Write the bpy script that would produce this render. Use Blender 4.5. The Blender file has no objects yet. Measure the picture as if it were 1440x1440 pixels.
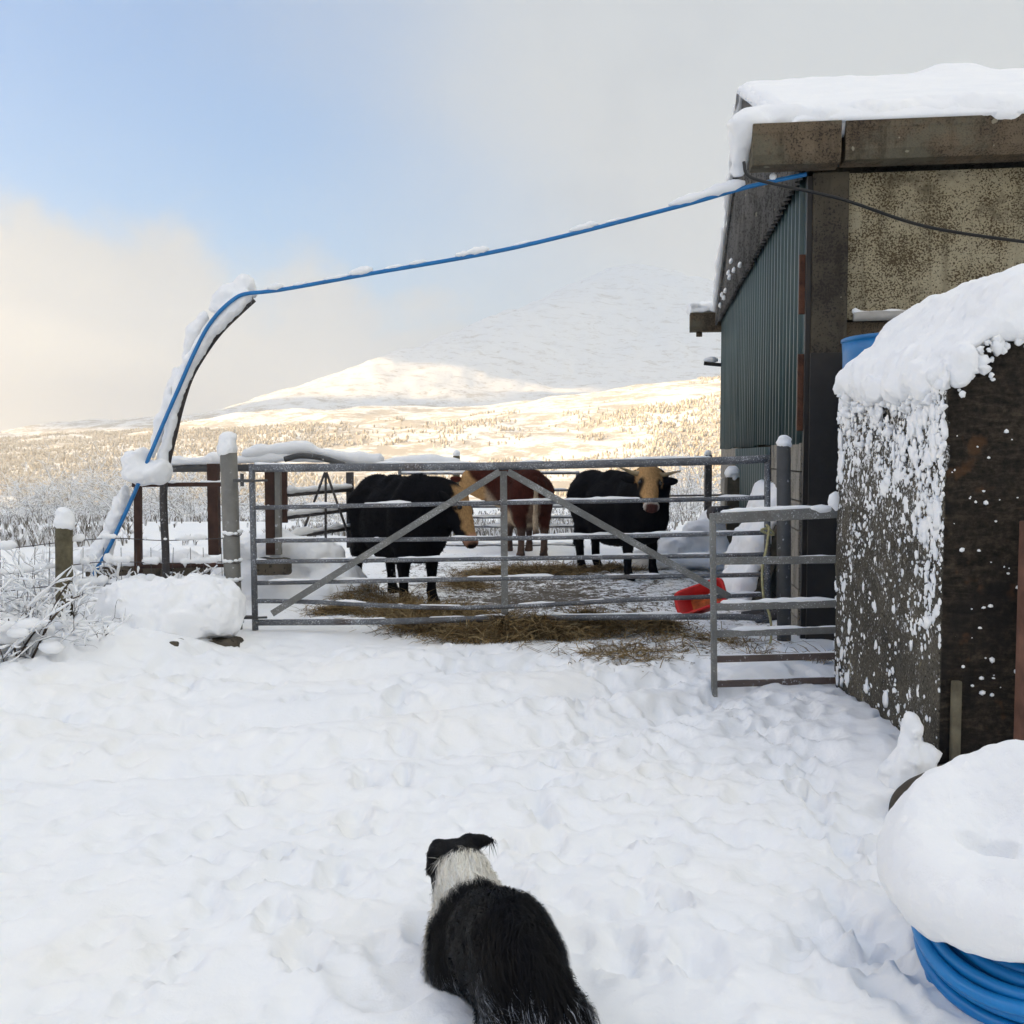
import bpy, bmesh, math, random
import numpy as np
import openvdb as vdb
from mathutils import Vector, Matrix, Euler

SC = bpy.context.scene
COL = SC.collection
rng = np.random.default_rng(7)
random.seed(7)

# ------------------------------------------------------------------ camera
CAM_H, PITCH, FPX = 1.4, math.radians(3.17), 1444.0
cam_data = bpy.data.cameras.new('camera')
cam_data.sensor_width = 36.0
cam_data.lens = 36.0 * FPX / 1440.0
cam_data.clip_start = 0.05
cam_data.clip_end = 20000
cam = bpy.data.objects.new('camera', cam_data)
cam.location = (0, 0, CAM_H)
cam.rotation_euler = (math.radians(90) - PITCH, 0, 0)
COL.objects.link(cam)
SC.camera = cam

# ------------------------------------------------------------------ sun, sky, exposure
SUN_EL = math.radians(20.0)
SUN_AZ = math.radians(-99.0)             # measured from +Y towards +X: low, from the left
SUN_DIR = Vector((math.sin(SUN_AZ) * math.cos(SUN_EL), math.cos(SUN_AZ) * math.cos(SUN_EL), math.sin(SUN_EL)))
sun_data = bpy.data.lights.new('sun', 'SUN')
sun_data.energy = 5.0
sun_data.angle = math.radians(0.5)
sun_data.color = (1.0, 0.72, 0.38)
sun = bpy.data.objects.new('sun', sun_data)
sun.rotation_euler = SUN_DIR.to_track_quat('Z', 'Y').to_euler()
COL.objects.link(sun)

SC.view_settings.view_transform = 'Standard'
SC.view_settings.look = 'None'
SC.view_settings.exposure = 1.40
SC.view_settings.gamma = 1.0
SC.view_settings.use_curve_mapping = False
SC.cycles.use_denoising = True
SC.cycles.max_bounces = 8
SC.cycles.diffuse_bounces = 4
SC.cycles.volume_bounces = 2
SC.cycles.use_adaptive_sampling = True
SC.cycles.adaptive_threshold = 0.01


class NT:
    """small helper to write node trees"""
    def __init__(self, tree):
        self.t = tree
        self.n = tree.nodes
        self.l = tree.links

    def new(self, kind, **props):
        nd = self.n.new(kind)
        for k, v in props.items():
            setattr(nd, k, v)
        return nd

    def put(self, nd, key, val):
        s = nd.inputs[key]
        if isinstance(val, bpy.types.NodeSocket):
            self.l.new(val, s)
        else:
            s.default_value = val

    def math(self, op, a, b=None, c=None, clamp=False):
        nd = self.new('ShaderNodeMath', operation=op, use_clamp=clamp)
        self.put(nd, 0, a)
        if b is not None:
            self.put(nd, 1, b)
        if c is not None:
            self.put(nd, 2, c)
        return nd.outputs[0]

    def noise(self, vec, scale, detail=4.0, rough=0.55, dist=0.0):
        nd = self.new('ShaderNodeTexNoise')
        if vec is not None:
            self.put(nd, 'Vector', vec)
        self.put(nd, 'Scale', scale)
        self.put(nd, 'Detail', detail)
        self.put(nd, 'Roughness', rough)
        self.put(nd, 'Distortion', dist)
        return nd.outputs['Fac']

    def ramp(self, fac, stops, interp='LINEAR'):
        nd = self.new('ShaderNodeValToRGB')
        nd.color_ramp.interpolation = interp
        el = nd.color_ramp.elements
        while len(el) < len(stops):
            el.new(0.5)
        for e, (p, c) in zip(el, stops):
            e.position = p
            e.color = (*c, 1.0) if not isinstance(c, (int, float)) else (c, c, c, 1.0)
        self.put(nd, 'Fac', fac)
        return nd.outputs['Color']

    def mix(self, fac, a, b, blend='MIX'):
        nd = self.new('ShaderNodeMix', data_type='RGBA', blend_type=blend)
        self.put(nd, 0, fac)
        for k, v in ((6, a), (7, b)):
            if isinstance(v, tuple) and len(v) == 3:
                v = (*v, 1.0)
            self.put(nd, k, v)
        return nd.outputs[2]

    def smooth(self, v, lo, hi):
        nd = self.new('ShaderNodeMapRange', interpolation_type='SMOOTHSTEP')
        self.put(nd, 'Value', v)
        self.put(nd, 'From Min', lo)
        self.put(nd, 'From Max', hi)
        return nd.outputs[0]

    def bump(self, height, strength=0.3, distance=0.01, normal=None):
        nd = self.new('ShaderNodeBump')
        self.put(nd, 'Strength', strength)
        self.put(nd, 'Distance', distance)
        self.put(nd, 'Height', height)
        if normal is not None:
            self.put(nd, 'Normal', normal)
        return nd.outputs[0]


# world: Nishita sky, with cloud banks laid over it by direction
world = bpy.data.worlds.new('World')
SC.world = world
world.use_nodes = True
W = NT(world.node_tree)
W.n.clear()
w_out = W.new('ShaderNodeOutputWorld')
sky = W.new('ShaderNodeTexSky', sky_type='NISHITA')
sky.sun_disc = False
sky.sun_elevation = SUN_EL
sky.sun_rotation = SUN_AZ % (2 * math.pi)
sky.altitude = 60
sky.air_density = 1.0
sky.dust_density = 0.15
sky.ozone_density = 2.2
w_tc = W.new('ShaderNodeTexCoord')
w_vec = w_tc.outputs['Generated']
w_sep = W.new('ShaderNodeSeparateXYZ')
W.put(w_sep, 0, w_vec)
wx, wy, wz = w_sep.outputs
# wispy veil that thickens towards the north-east (+X), open blue towards the north-west
w_n1 = W.noise(w_vec, 1.6, 5, 0.5, 0.3)
w_n2 = W.noise(w_vec, 5.5, 6, 0.55, 0.25)
veil = W.math('ADD', W.math('MULTIPLY', wx, 1.15), W.math('MULTIPLY', w_n1, 0.9))
veil = W.smooth(veil, 0.16, 0.72)
# cloud bank low over the hills
w_n3 = W.noise(w_vec, 11.0, 8, 0.6, 0.2)
bank_top = W.math('ADD', W.math('MULTIPLY', w_n2, 0.24), W.math('MULTIPLY', w_n3, 0.13))
bank_top = W.math('SUBTRACT', bank_top, W.math('MULTIPLY', W.math('ADD', wx, 0.42), 0.16))
bank_top = W.math('ADD', bank_top, 0.045)
bank = W.smooth(W.math('SUBTRACT', bank_top, wz), -0.018, 0.050)
cover = W.math('MAXIMUM', veil, bank)
cloud_col = W.mix(W.smooth(wz, 0.02, 0.42), (0.59, 0.58, 0.54), (0.43, 0.475, 0.52))
cloud_col = W.mix(W.smooth(wz, 0.40, 0.95), cloud_col, (1.50, 1.48, 1.38))          # overcast brightens towards the zenith
# slate-blue rain bank right at the horizon in the north-west
slate = W.math('MULTIPLY', W.smooth(W.math('ADD', wz, W.math('MULTIPLY', W.math('SUBTRACT', w_n2, 0.5), 0.05)), 0.105, 0.04), W.smooth(wx, -0.12, -0.36))
puff = W.math('ADD', W.math('MULTIPLY', w_n3, 0.9), 0.55)
cloud_col = W.mix(W.smooth(wz, 0.5, 0.25), cloud_col, W.mix(1.0, cloud_col, W.ramp(puff, [(0.75, (0.80, 0.82, 0.86)), (1.0, (1.0, 1.0, 1.0))]), 'MULTIPLY'))
cloud_col = W.mix(slate, cloud_col, (0.08, 0.16, 0.28))
bg_sky = W.new('ShaderNodeBackground')
W.put(bg_sky, 'Color', W.mix(1.0, sky.outputs[0], (0.22, 0.96, 1.40), 'MULTIPLY'))
W.put(bg_sky, 'Strength', 0.062)
bg_cloud = W.new('ShaderNodeBackground')
W.put(bg_cloud, 'Color', cloud_col)
W.put(bg_cloud, 'Strength', 0.46)
w_mix = W.new('ShaderNodeMixShader')
W.put(w_mix, 0, cover)
W.l.new(bg_sky.outputs[0], w_mix.inputs[1])
W.l.new(bg_cloud.outputs[0], w_mix.inputs[2])
W.l.new(w_mix.outputs[0], w_out.inputs['Surface'])


# ------------------------------------------------------------------ helpers
def at(px, py, Y):
    """world point on the line of sight of photo pixel (px, py) at distance Y in front of the camera"""
    u, v = (px - 720) / FPX, (720 - py) / FPX
    cp, sp = math.cos(PITCH), math.sin(PITCH)
    dx, dy, dz = u, cp + v * sp, -sp + v * cp
    t = Y / dy
    return Vector((dx * t, Y, CAM_H + dz * t))


def smoothstep(a, b, x):
    t = np.clip((x - a) / (b - a), 0, 1)
    return t * t * (3 - 2 * t)


def _hash(ix, iy, iz, seed):
    n = (ix.astype(np.int64) * 374761393 + iy.astype(np.int64) * 668265263 + iz.astype(np.int64) * 2147483647 + seed * 974711) & 0xFFFFFFFF
    n = ((n ^ (n >> 13)) * 1274126177) & 0xFFFFFFFF
    n = ((n ^ (n >> 16)) * 2246822519) & 0xFFFFFFFF
    return ((n ^ (n >> 15)) & 0xFFFFFF).astype(np.float32) / float(0xFFFFFF)


def vnoise2(x, y, seed=0):
    x = np.asarray(x, dtype=np.float64); y = np.asarray(y, dtype=np.float64)
    x0, y0 = np.floor(x), np.floor(y)
    fx, fy = x - x0, y - y0
    fx = fx * fx * fx * (fx * (fx * 6 - 15) + 10); fy = fy * fy * fy * (fy * (fy * 6 - 15) + 10)
    z = np.zeros_like(x0)
    a, b = _hash(x0, y0, z, seed), _hash(x0 + 1, y0, z, seed)
    c, d = _hash(x0, y0 + 1, z, seed), _hash(x0 + 1, y0 + 1, z, seed)
    return (a + (b - a) * fx) * (1 - fy) + (c + (d - c) * fx) * fy - 0.5


def vnoise3(x, y, z, seed=0):
    x0, y0, z0 = np.floor(x), np.floor(y), np.floor(z)
    fx, fy, fz = x - x0, y - y0, z - z0
    fx, fy, fz = (f * f * (3 - 2 * f) for f in (fx, fy, fz))
    r = 0
    for k in (0, 1):
        a, b = _hash(x0, y0, z0 + k, seed), _hash(x0 + 1, y0, z0 + k, seed)
        c, d = _hash(x0, y0 + 1, z0 + k, seed), _hash(x0 + 1, y0 + 1, z0 + k, seed)
        p = (a + (b - a) * fx) * (1 - fy) + (c + (d - c) * fx) * fy
        r = r + p * (fz if k else 1 - fz)
    return r - 0.5


def fbm2(x, y, oct=4, seed=0, gain=0.5, lac=2.03):
    s, a, f = 0, 1.0, 1.0
    for o in range(oct):
        s = s + a * vnoise2(x * f + 17.3 * o, y * f - 9.1 * o, seed + o * 31)
        a *= gain; f *= lac
    return s


def fbm3(x, y, z, oct=3, seed=0, gain=0.5):
    s, a, f = 0, 1.0, 1.0
    for o in range(oct):
        s = s + a * vnoise3(x * f + 3.1 * o, y * f + 7.7 * o, z * f - 5.3 * o, seed + o * 31)
        a *= gain; f *= 2.03
    return s


def link(o, parent=None, **tags):
    COL.objects.link(o)
    if parent is not None:
        o.parent = parent
    for k, v in tags.items():
        o[k] = v
    return o


def empty(name, loc, label, category, group=None, rotz=0.0):
    o = bpy.data.objects.new(name, None)
    o.empty_display_size = 0.2
    o.location = loc
    o.rotation_euler = (0, 0, rotz)
    link(o, None, label=label, category=category)
    if group:
        o['group'] = group
    return o


def np_mesh(name, v, f, mat=None, smooth=False, attrs=None):
    """mesh from numpy arrays; f is (n,4) or (n,3)"""
    me = bpy.data.meshes.new(name)
    v = np.asarray(v, dtype=np.float32)
    f = np.asarray(f, dtype=np.int32)
    k = f.shape[1]
    me.vertices.add(len(v)); me.vertices.foreach_set('co', v.ravel())
    me.loops.add(f.size); me.loops.foreach_set('vertex_index', f.ravel())
    me.polygons.add(len(f))
    me.polygons.foreach_set('loop_start', np.arange(0, f.size, k, dtype=np.int32))
    if smooth:
        me.polygons.foreach_set('use_smooth', np.ones(len(f), dtype=bool))
    me.update(calc_edges=True)
    me.validate()
    if mat:
        me.materials.append(mat)
    for an, av in (attrs or {}).items():
        av = np.asarray(av, dtype=np.float32)
        if av.ndim == 1:
            at_ = me.attributes.new(an, 'FLOAT', 'POINT'); at_.data.foreach_set('value', av)
        else:
            at_ = me.attributes.new(an, 'FLOAT_COLOR', 'POINT')
            if av.shape[1] == 3:
                av = np.concatenate([av, np.ones((len(av), 1), np.float32)], 1)
            at_.data.foreach_set('color', av.ravel())
    return me


def obj(name, me, parent=None, **tags):
    o = bpy.data.objects.new(name, me)
    return link(o, parent, **tags)


class MB:
    """collects polygons of any size for ONE mesh"""
    def __init__(self):
        self.v, self.f = [], []

    def add(self, verts, faces):
        b = len(self.v)
        self.v.extend([tuple(p) for p in verts])
        self.f.extend([tuple(i + b for i in q) for q in faces])

    def box(self, c, s, rot=None):
        """centre, full sizes, optional rotation matrix"""
        p = []
        for i in (-1, 1):
            for j in (-1, 1):
                for k in (-1, 1):
                    d = Vector((i * s[0] / 2, j * s[1] / 2, k * s[2] / 2))
                    if rot is not None:
                        d = rot @ d
                    p.append(Vector(c) + d)
        self.add(p, [(0, 1, 3, 2), (4, 6, 7, 5), (0, 4, 5, 1), (2, 3, 7, 6), (0, 2, 6, 4), (1, 5, 7, 3)])

    def beam(self, a, b, w, h, up=(0, 0, 1)):
        """rectangular bar from a to b, w across, h along up"""
        a, b, up = Vector(a), Vector(b), Vector(up)
        d = (b - a).normalized()
        s = d.cross(up)
        if s.length < 1e-4:
            s = d.cross(Vector((0, 1, 0)))
        s.normalize()
        u = s.cross(d)
        p = []
        for q in (a, b):
            for i, j in ((-1, -1), (1, -1), (1, 1), (-1, 1)):
                p.append(q + s * (i * w / 2) + u * (j * h / 2))
        self.add(p, [(0, 1, 2, 3), (7, 6, 5, 4), (0, 4, 5, 1), (1, 5, 6, 2), (2, 6, 7, 3), (3, 7, 4, 0)])

    def tube(self, pts, r, n=8, caps=True, squash=None):
        pts = [Vector(p) for p in pts]
        rs = r if isinstance(r, (list, tuple, np.ndarray)) else [r] * len(pts)
        V, F = [], []
        up = None
        for i, p in enumerate(pts):
            d = (pts[min(i + 1, len(pts) - 1)] - pts[max(i - 1, 0)])
            d = d.normalized() if d.length > 1e-9 else Vector((0, 0, 1))
            if up is None:
                up = Vector((0, 0, 1)) if abs(d.z) < 0.9 else Vector((0, 1, 0))
            s = d.cross(up)
            if s.length < 1e-5:
                s = d.orthogonal()
            s.normalize()
            up = s.cross(d).normalized()
            for k in range(n):
                a = 2 * math.pi * k / n
                V.append(p + s * (math.cos(a) * rs[i]) + up * (math.sin(a) * rs[i]))
        for i in range(len(pts) - 1):
            for k in range(n):
                F.append((i * n + k, i * n + (k + 1) % n, (i + 1) * n + (k + 1) % n, (i + 1) * n + k))
        if caps:
            F.append(tuple(range(n))[::-1])
            F.append(tuple((len(pts) - 1) * n + k for k in range(n)))
        self.add(V, F)

    def blob(self, c, r, seed=0, sub=1, lump=0.25, squash=(1, 1, 1)):
        V, F = ICO[sub]
        q = V * 1.0
        nz = 1 + lump * 2 * vnoise3(q[:, 0] * 1.7 + seed * 3.3, q[:, 1] * 1.7 - seed, q[:, 2] * 1.7 + seed * .7, 5)
        q = q * nz[:, None] * np.array(squash) * r + np.array(c)
        self.add(q, F)

    def mesh(self, name, mat=None, smooth=False):
        me = bpy.data.meshes.new(name)
        me.from_pydata(self.v, [], self.f)
        if smooth:
            me.polygons.foreach_set('use_smooth', np.ones(len(me.polygons), dtype=bool))
        me.update()
        if mat:
            me.materials.append(mat)
        return me

    def build(self, name, mat, parent=None, smooth=False, bevel=0.0, **tags):
        me = self.mesh(name, mat, smooth)
        if bevel:
            bm = bmesh.new(); bm.from_mesh(me)
            bmesh.ops.bevel(bm, geom=[e for e in bm.edges], offset=bevel, segments=2, profile=0.6, affect='EDGES', clamp_overlap=True)
            bm.to_mesh(me); bm.free()
        return obj(name, me, parent, **tags)


ICO = {}
for _s in (1, 2, 3):
    _b = bmesh.new()
    bmesh.ops.create_icosphere(_b, subdivisions=_s, radius=1)
    _b.verts.ensure_lookup_table()
    ICO[_s] = (np.array([v.co[:] for v in _b.verts]), [tuple(v.index for v in f.verts) for f in _b.faces])
    _b.free()


def catmull(pts, n=6):
    P = [Vector(p) for p in pts]
    P = [P[0] * 2 - P[1]] + P + [P[-1] * 2 - P[-2]]
    out = []
    for i in range(1, len(P) - 2):
        for k in range(n):
            t = k / n
            a, b, c, d = P[i - 1], P[i], P[i + 1], P[i + 2]
            out.append(0.5 * ((2 * b) + (c - a) * t + (2 * a - 5 * b + 4 * c - d) * t * t + (3 * b - a - 3 * c + d) * t ** 3))
    out.append(P[-2])
    return out


# ---- smooth solids: distance fields meshed as one continuous surface
class SDF:
    def __init__(self, lo, hi, res):
        self.lo = np.array(lo, dtype=np.float32)
        self.res = res
        n = np.ceil((np.array(hi) - np.array(lo)) / res).astype(int) + 1
        ax = [self.lo[i] + np.arange(n[i], dtype=np.float32) * res for i in range(3)]
        self.X, self.Y, self.Z = np.meshgrid(*ax, indexing='ij', sparse=True)
        self.n = n
        self.d = np.full(n, 1.0, dtype=np.float32)

    def smin(self, e, k):
        if k <= 0:
            np.minimum(self.d, e, out=self.d)
            return
        h = np.clip(0.5 + 0.5 * (e - self.d) / k, 0, 1)
        self.d = (e + (self.d - e) * h - k * h * (1 - h)).astype(np.float32)

    def capsule(self, a, b, ra, rb, k=0.03, flat=None):
        a = np.array(a, dtype=np.float32); b = np.array(b, dtype=np.float32)
        ab = b - a
        L = float(ab @ ab) + 1e-12
        px, py, pz = self.X - a[0], self.Y - a[1], self.Z - a[2]
        t = np.clip((px * ab[0] + py * ab[1] + pz * ab[2]) / L, 0, 1)
        e = np.sqrt((px - t * ab[0]) ** 2 + (py - t * ab[1]) ** 2 + (pz - t * ab[2]) ** 2) - (ra + (rb - ra) * t)
        self.smin(e, k)

    def ellipsoid(self, c, r, R=None, k=0.03, cut=False):
        px, py, pz = self.X - c[0], self.Y - c[1], self.Z - c[2]
        if R is not None:
            M = np.array(R)
            q = [M[0][i] * px + M[1][i] * py + M[2][i] * pz for i in range(3)]
        else:
            q = [px, py, pz]
        k0 = np.sqrt((q[0] / r[0]) ** 2 + (q[1] / r[1]) ** 2 + (q[2] / r[2]) ** 2)
        k1 = np.sqrt((q[0] / r[0] ** 2) ** 2 + (q[1] / r[1] ** 2) ** 2 + (q[2] / r[2] ** 2) ** 2) + 1e-6
        e = (k0 * (k0 - 1) / k1).astype(np.float32)
        if cut:
            self.d = np.maximum(self.d, -e)
        else:
            self.smin(e, k)

    def box(self, c, s, r=0.02, R=None, k=0.03):
        px, py, pz = self.X - c[0], self.Y - c[1], self.Z - c[2]
        if R is not None:
            M = np.array(R)
            q = [M[0][i] * px + M[1][i] * py + M[2][i] * pz for i in range(3)]
        else:
            q = [px, py, pz]
        q = [np.abs(q[i]) - (s[i] / 2 - r) for i in range(3)]
        out = np.sqrt(sum(np.maximum(qq, 0) ** 2 for qq in q))
        ins = np.minimum(np.maximum(np.maximum(q[0], q[1]), q[2]), 0)
        self.smin((out + ins - r).astype(np.float32), k)

    def noise(self, amp, freq, seed=0, oct=3):
        X, Y, Z = np.broadcast_arrays(self.X, self.Y, self.Z)
        m = np.abs(self.d) < amp * 2 + 3 * self.res
        nz = fbm3(X[m] * freq, Y[m] * freq, Z[m] * freq, oct, seed)
        self.d[m] += amp * 2 * nz

    def arrays(self):
        g = vdb.FloatGrid(1.0)
        g.copyFromArray(np.ascontiguousarray(self.d, dtype=np.float32))
        p, q = g.convertToQuads(0.0)
        p = p * self.res + self.lo
        return p, q[:, ::-1].astype(np.int32)


def plain_mat(name, col, rough=0.6, metal=0.0, bump=0.0, bscale=40, var=0.25, vscale=8, spec=0.4):
    m = bpy.data.materials.new(name)
    m.use_nodes = True
    N = NT(m.node_tree)
    bs = N.n['Principled BSDF']
    tc = N.new('ShaderNodeTexCoord').outputs['Object']
    nz = N.noise(tc, vscale, 5, 0.6)
    dark = tuple(c * (1 - var) for c in col)
    lite = tuple(min(1, c * (1 + var)) for c in col)
    N.put(bs, 'Base Color', N.ramp(nz, [(0.3, dark), (0.7, lite)]))
    N.put(bs, 'Roughness', rough)
    N.put(bs, 'Metallic', metal)
    N.put(bs, 'Specular IOR Level', spec)
    if bump:
        N.put(bs, 'Normal', N.bump(N.noise(tc, bscale, 4, 0.6), bump, 0.01))
    return m


def snow_material():
    m = bpy.data.materials.new('snow')
    m.use_nodes = True
    N = NT(m.node_tree)
    bs = N.n['Principled BSDF']
    tc = N.new('ShaderNodeTexCoord').outputs['Object']
    nz = N.noise(tc, 3.0, 4, 0.5)
    N.put(bs, 'Base Color', N.ramp(nz, [(0.3, (0.88, 0.89, 0.905)), (0.7, (0.92, 0.925, 0.93))]))
    N.put(bs, 'Roughness', 0.65)
    N.put(bs, 'Specular IOR Level', 0.25)
    f = N.math('ADD', N.math('MULTIPLY', N.noise(tc, 28, 4, 0.6), 1.0), N.math('MULTIPLY', N.noise(tc, 180, 3, 0.7), 0.25))
    N.put(bs, 'Normal', N.bump(f, 0.5, 0.012))
    return m


SNOW = snow_material()
# ------------------------------------------------------------------ terrain
def seg_dist(x, y, a, b):
    ax, ay = a; bx, by = b
    dx, dy = bx - ax, by - ay
    t = np.clip(((x - ax) * dx + (y - ay) * dy) / (dx * dx + dy * dy), 0, 1)
    return np.hypot(x - ax - t * dx, y - ay - t * dy), t


def far_z(x, y):
    """heights of the country round the yard, metres"""
    x = np.asarray(x, dtype=np.float64); y = np.asarray(y, dtype=np.float64)
    r = np.hypot(x, y)
    z = -3.0 * smoothstep(17, 60, y) - 18.0 * smoothstep(60, 420, r)
    # low wooded hills beyond the valley
    up = smoothstep(560, 1050, y + 0.25 * x + 60 * fbm2(x / 300, y / 300, 3, 3))
    hill = 46 + 22 * fbm2(x / 260 + 5, y / 260, 4, 11) + 0.045 * np.clip(x + 300, -600, 900)
    z = z + up * hill
    z = z + up * 5.0 * fbm2(x / 60, y / 60, 4, 21)
    # lower shoulder in front of the mountain
    d, t = seg_dist(x, y, (-330, 1500), (900, 1250))
    z = z + 34 * np.exp(-(d / 330) ** 2) * smoothstep(-500, 200, x)
    # the mountain: a spur climbing from the left front to the peak
    nz = 85 * fbm2(x / 520 + 2.2, y / 520, 4, 41)
    d1, t1 = seg_dist(x, y, (-640, 1950), (420, 4050))
    h1 = 60 + (540 - 60) * t1 ** 1.08
    d2, t2 = seg_dist(x, y, (420, 4050), (2400, 4500))
    h2 = 540 + (420 - 540) * t2
    e1 = h1 * np.exp(-np.abs((d1 + nz) / (480 + 370 * t1)) ** 1.35)
    e2 = h2 * np.exp(-np.abs((d2 + nz) / 1000) ** 1.6)
    mt = np.maximum(e1, e2) + 0.25 * np.minimum(e1, e2)
    mt = mt * smoothstep(500, 1300, y)
    z = z + mt
    z = z + smoothstep(40, 200, mt) * (16 * fbm2(x / 120, y / 120, 5, 51) + 10 * np.abs(fbm2(x / 70 + 9, y / 45, 4, 61)))
    # unseen steep hill beside and behind the yard, added to shade it
    d3, t3 = seg_dist(x, y, (-120, -260), (-330, 330))
    z = z + (104 + 8 * fbm2(x / 60, y / 60, 3, 71)) * np.exp(-(d3 / 62) ** 2)
    return z


def rut(x, y, pts, w):
    d = np.full(x.shape, 9.0)
    for a, b in zip(pts[:-1], pts[1:]):
        dd, _ = seg_dist(x, y, a, b)
        d = np.minimum(d, dd)
    return np.exp(-(d / w) ** 2)


def base_z(x, y):
    """yard without its small relief"""
    z = 0.10 * smoothstep(3.5, 7.2, y) - 0.05 * smoothstep(8.2, 10.5, y)
    # bank falls away past the fence on the left
    z = z - 0.55 * smoothstep(-3.05, -4.2, x) * smoothstep(3.0, 5.5, y) * (1 - smoothstep(12, 20, y))
    # drift along the yard's left edge and round the boulders
    z = z + 0.20 * np.exp(-((x + 2.55) / 0.55) ** 2 - ((y - 6.55) / 0.75) ** 2)
    z = z + 0.10 * np.exp(-((x + 2.75) / 0.45) ** 2 - ((y - 5.3) / 0.8) ** 2)
    # low drift at the foot of the concrete wall
    z = z + 0.07 * np.exp(-((x - 1.75) / 0.25) ** 2) * smoothstep(3.9, 4.4, y) * (1 - smoothstep(5.4, 6.0, y))
    z = z + far_z(x, y)
    return z


_fp = np.random.default_rng(23)
PRINTS = []
for _ in range(1300):
    PRINTS.append((_fp.uniform(-3.2, 2.2), 1.3 + 6.0 * _fp.random() ** 1.2, _fp.uniform(0.025, 0.085), _fp.uniform(0.003, 0.017), _fp.uniform(0, math.pi), _fp.uniform(1.0, 1.9)))
for _ in range(520):
    PRINTS.append((_fp.uniform(-2.8, 1.9), 1.4 + 5.6 * _fp.random() ** 1.1, _fp.uniform(0.035, 0.075), _fp.uniform(0.015, 0.036), _fp.uniform(0.6, 2.4), _fp.uniform(1.2, 2.1)))
# trodden lines: gate to camera, and along the wall
for (ax, ay, bx, by) in ((0.9, 6.6, 0.35, 1.5), (1.15, 6.2, 1.35, 2.4), (-0.4, 6.8, -0.9, 1.6), (0.6, 6.7, 0.1, 3.2), (1.5, 5.6, 0.9, 2.2)):
    for k in range(26):
        t = (k + _fp.uniform(-.3, .3)) / 26
        PRINTS.append((ax + (bx - ax) * t + _fp.normal(0, 0.11), ay + (by - ay) * t + _fp.normal(0, 0.06), _fp.uniform(0.040, 0.062), _fp.uniform(0.028, 0.060), _fp.uniform(1.2, 1.9), _fp.uniform(1.3, 2.2)))


def fine_z(x, y):
    """base_z with ruts, footprints and lumps; x, y one-dimensional arrays"""
    z = base_z(x, y)
    near = (y < 24) & (y > -1) & (np.abs(x) < 7)
    xs, ys = x[near], y[near]
    wy = 1 - smoothstep(7.0, 7.5, ys)
    dz = 0.055 * fbm2(xs / 0.8, ys / 0.8, 3, 101) + 0.013 * fbm2(xs / 0.24, ys / 0.24, 3, 111)
    dz = dz + 0.006 * fbm2(xs / 0.075, ys / 0.075, 3, 121)
    soft = fbm2(xs / 0.7 + 4, ys / 0.7, 2, 131)
    dz = dz + wy * 0.006 * np.abs(fbm2(xs / 0.12, ys / 0.12, 2, 141)) * (1 + 2 * soft)
    for pts, w, h in (
        (((-3.4, 5.1), (-1.2, 5.25), (0.3, 5.7), (1.2, 6.3)), 0.16, 0.055),
        (((-3.4, 4.3), (-1.4, 4.5), (0.4, 5.0), (1.3, 5.9)), 0.17, 0.055),
        (((-3.0, 6.0), (-1.0, 6.1), (0.3, 6.5)), 0.12, 0.035)):
        g = rut(xs, ys, pts, w)
        g2 = rut(xs, ys, pts, w * 2.1)
        dz = dz - wy * h * g * 1.6 + wy * h * 0.55 * g2
    pen = smoothstep(7.4, 8.0, ys) * (1 - smoothstep(13.5, 15, ys))
    dz = dz * (1 - 0.45 * pen) + pen * 0.03 * fbm2(xs / 0.15, ys / 0.15, 3, 151)
    # a hollow where the dog has sunk in
    dz = dz - 0.02 * np.exp(-((xs + 0.0) / 0.26) ** 2 - ((ys - 2.6) / 0.38) ** 2) + 0.03 * np.exp(-((xs + 0.17) / 0.10) ** 2 - ((ys - 2.45) / 0.16) ** 2)
    zz = z[near] + dz
    acc = np.zeros_like(xs)
    for (px, py, r, h, a, el) in PRINTS:
        m = np.nonzero((np.abs(xs - px) < r * 3.2) & (np.abs(ys - py) < r * 3.2))[0]
        if len(m) == 0:
            continue
        u = (xs[m] - px) * math.cos(a) + (ys[m] - py) * math.sin(a)
        v = -(xs[m] - px) * math.sin(a) + (ys[m] - py) * math.cos(a)
        q = np.sqrt((u / el) ** 2 + v ** 2) / r
        q = q * (1 + 0.5 * vnoise2(xs[m] * 30, ys[m] * 30, 5))
        acc[m] += -h * np.exp(-q ** 4) + 0.30 * h * np.exp(-((q - 1.3) / 0.3) ** 2)
    zz = zz + np.clip(acc, -0.065, 0.022) * wy
    z = z.copy()
    z[near] = zz
    return z


def spaced(stops):
    """axis positions: list of (start, end, step at start, step at end)"""
    out = []
    for a, b, s0, s1 in stops:
        p = a
        while p < b - 1e-6:
            out.append(p)
            t = (p - a) / (b - a)
            p += s0 + (s1 - s0) * t
    out.append(stops[-1][1])
    return np.array(out)


gx = spaced([(-130, -8, 8, 0.5), (-8, -3.6, 0.25, 0.03), (-3.6, 3.2, 0.021, 0.021), (3.2, 8, 0.04, 0.4), (8, 130, 0.5, 8)])
gy = spaced([(-130, -4, 10, 0.6), (-4, 1.3, 0.4, 0.05), (1.3, 3.0, 0.012, 0.016), (3.0, 7.6, 0.016, 0.034), (7.6, 16, 0.034, 0.12), (16, 40, 0.15, 1.0), (40, 200, 1.0, 6.0)])
GX, GY = np.meshgrid(gx, gy, indexing='xy')
nx, ny = len(gx), len(gy)
fx_, fy_ = GX.ravel(), GY.ravel()
GZ = fine_z(fx_, fy_)
GROUND_GRID = GZ.reshape(ny, nx)


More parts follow.
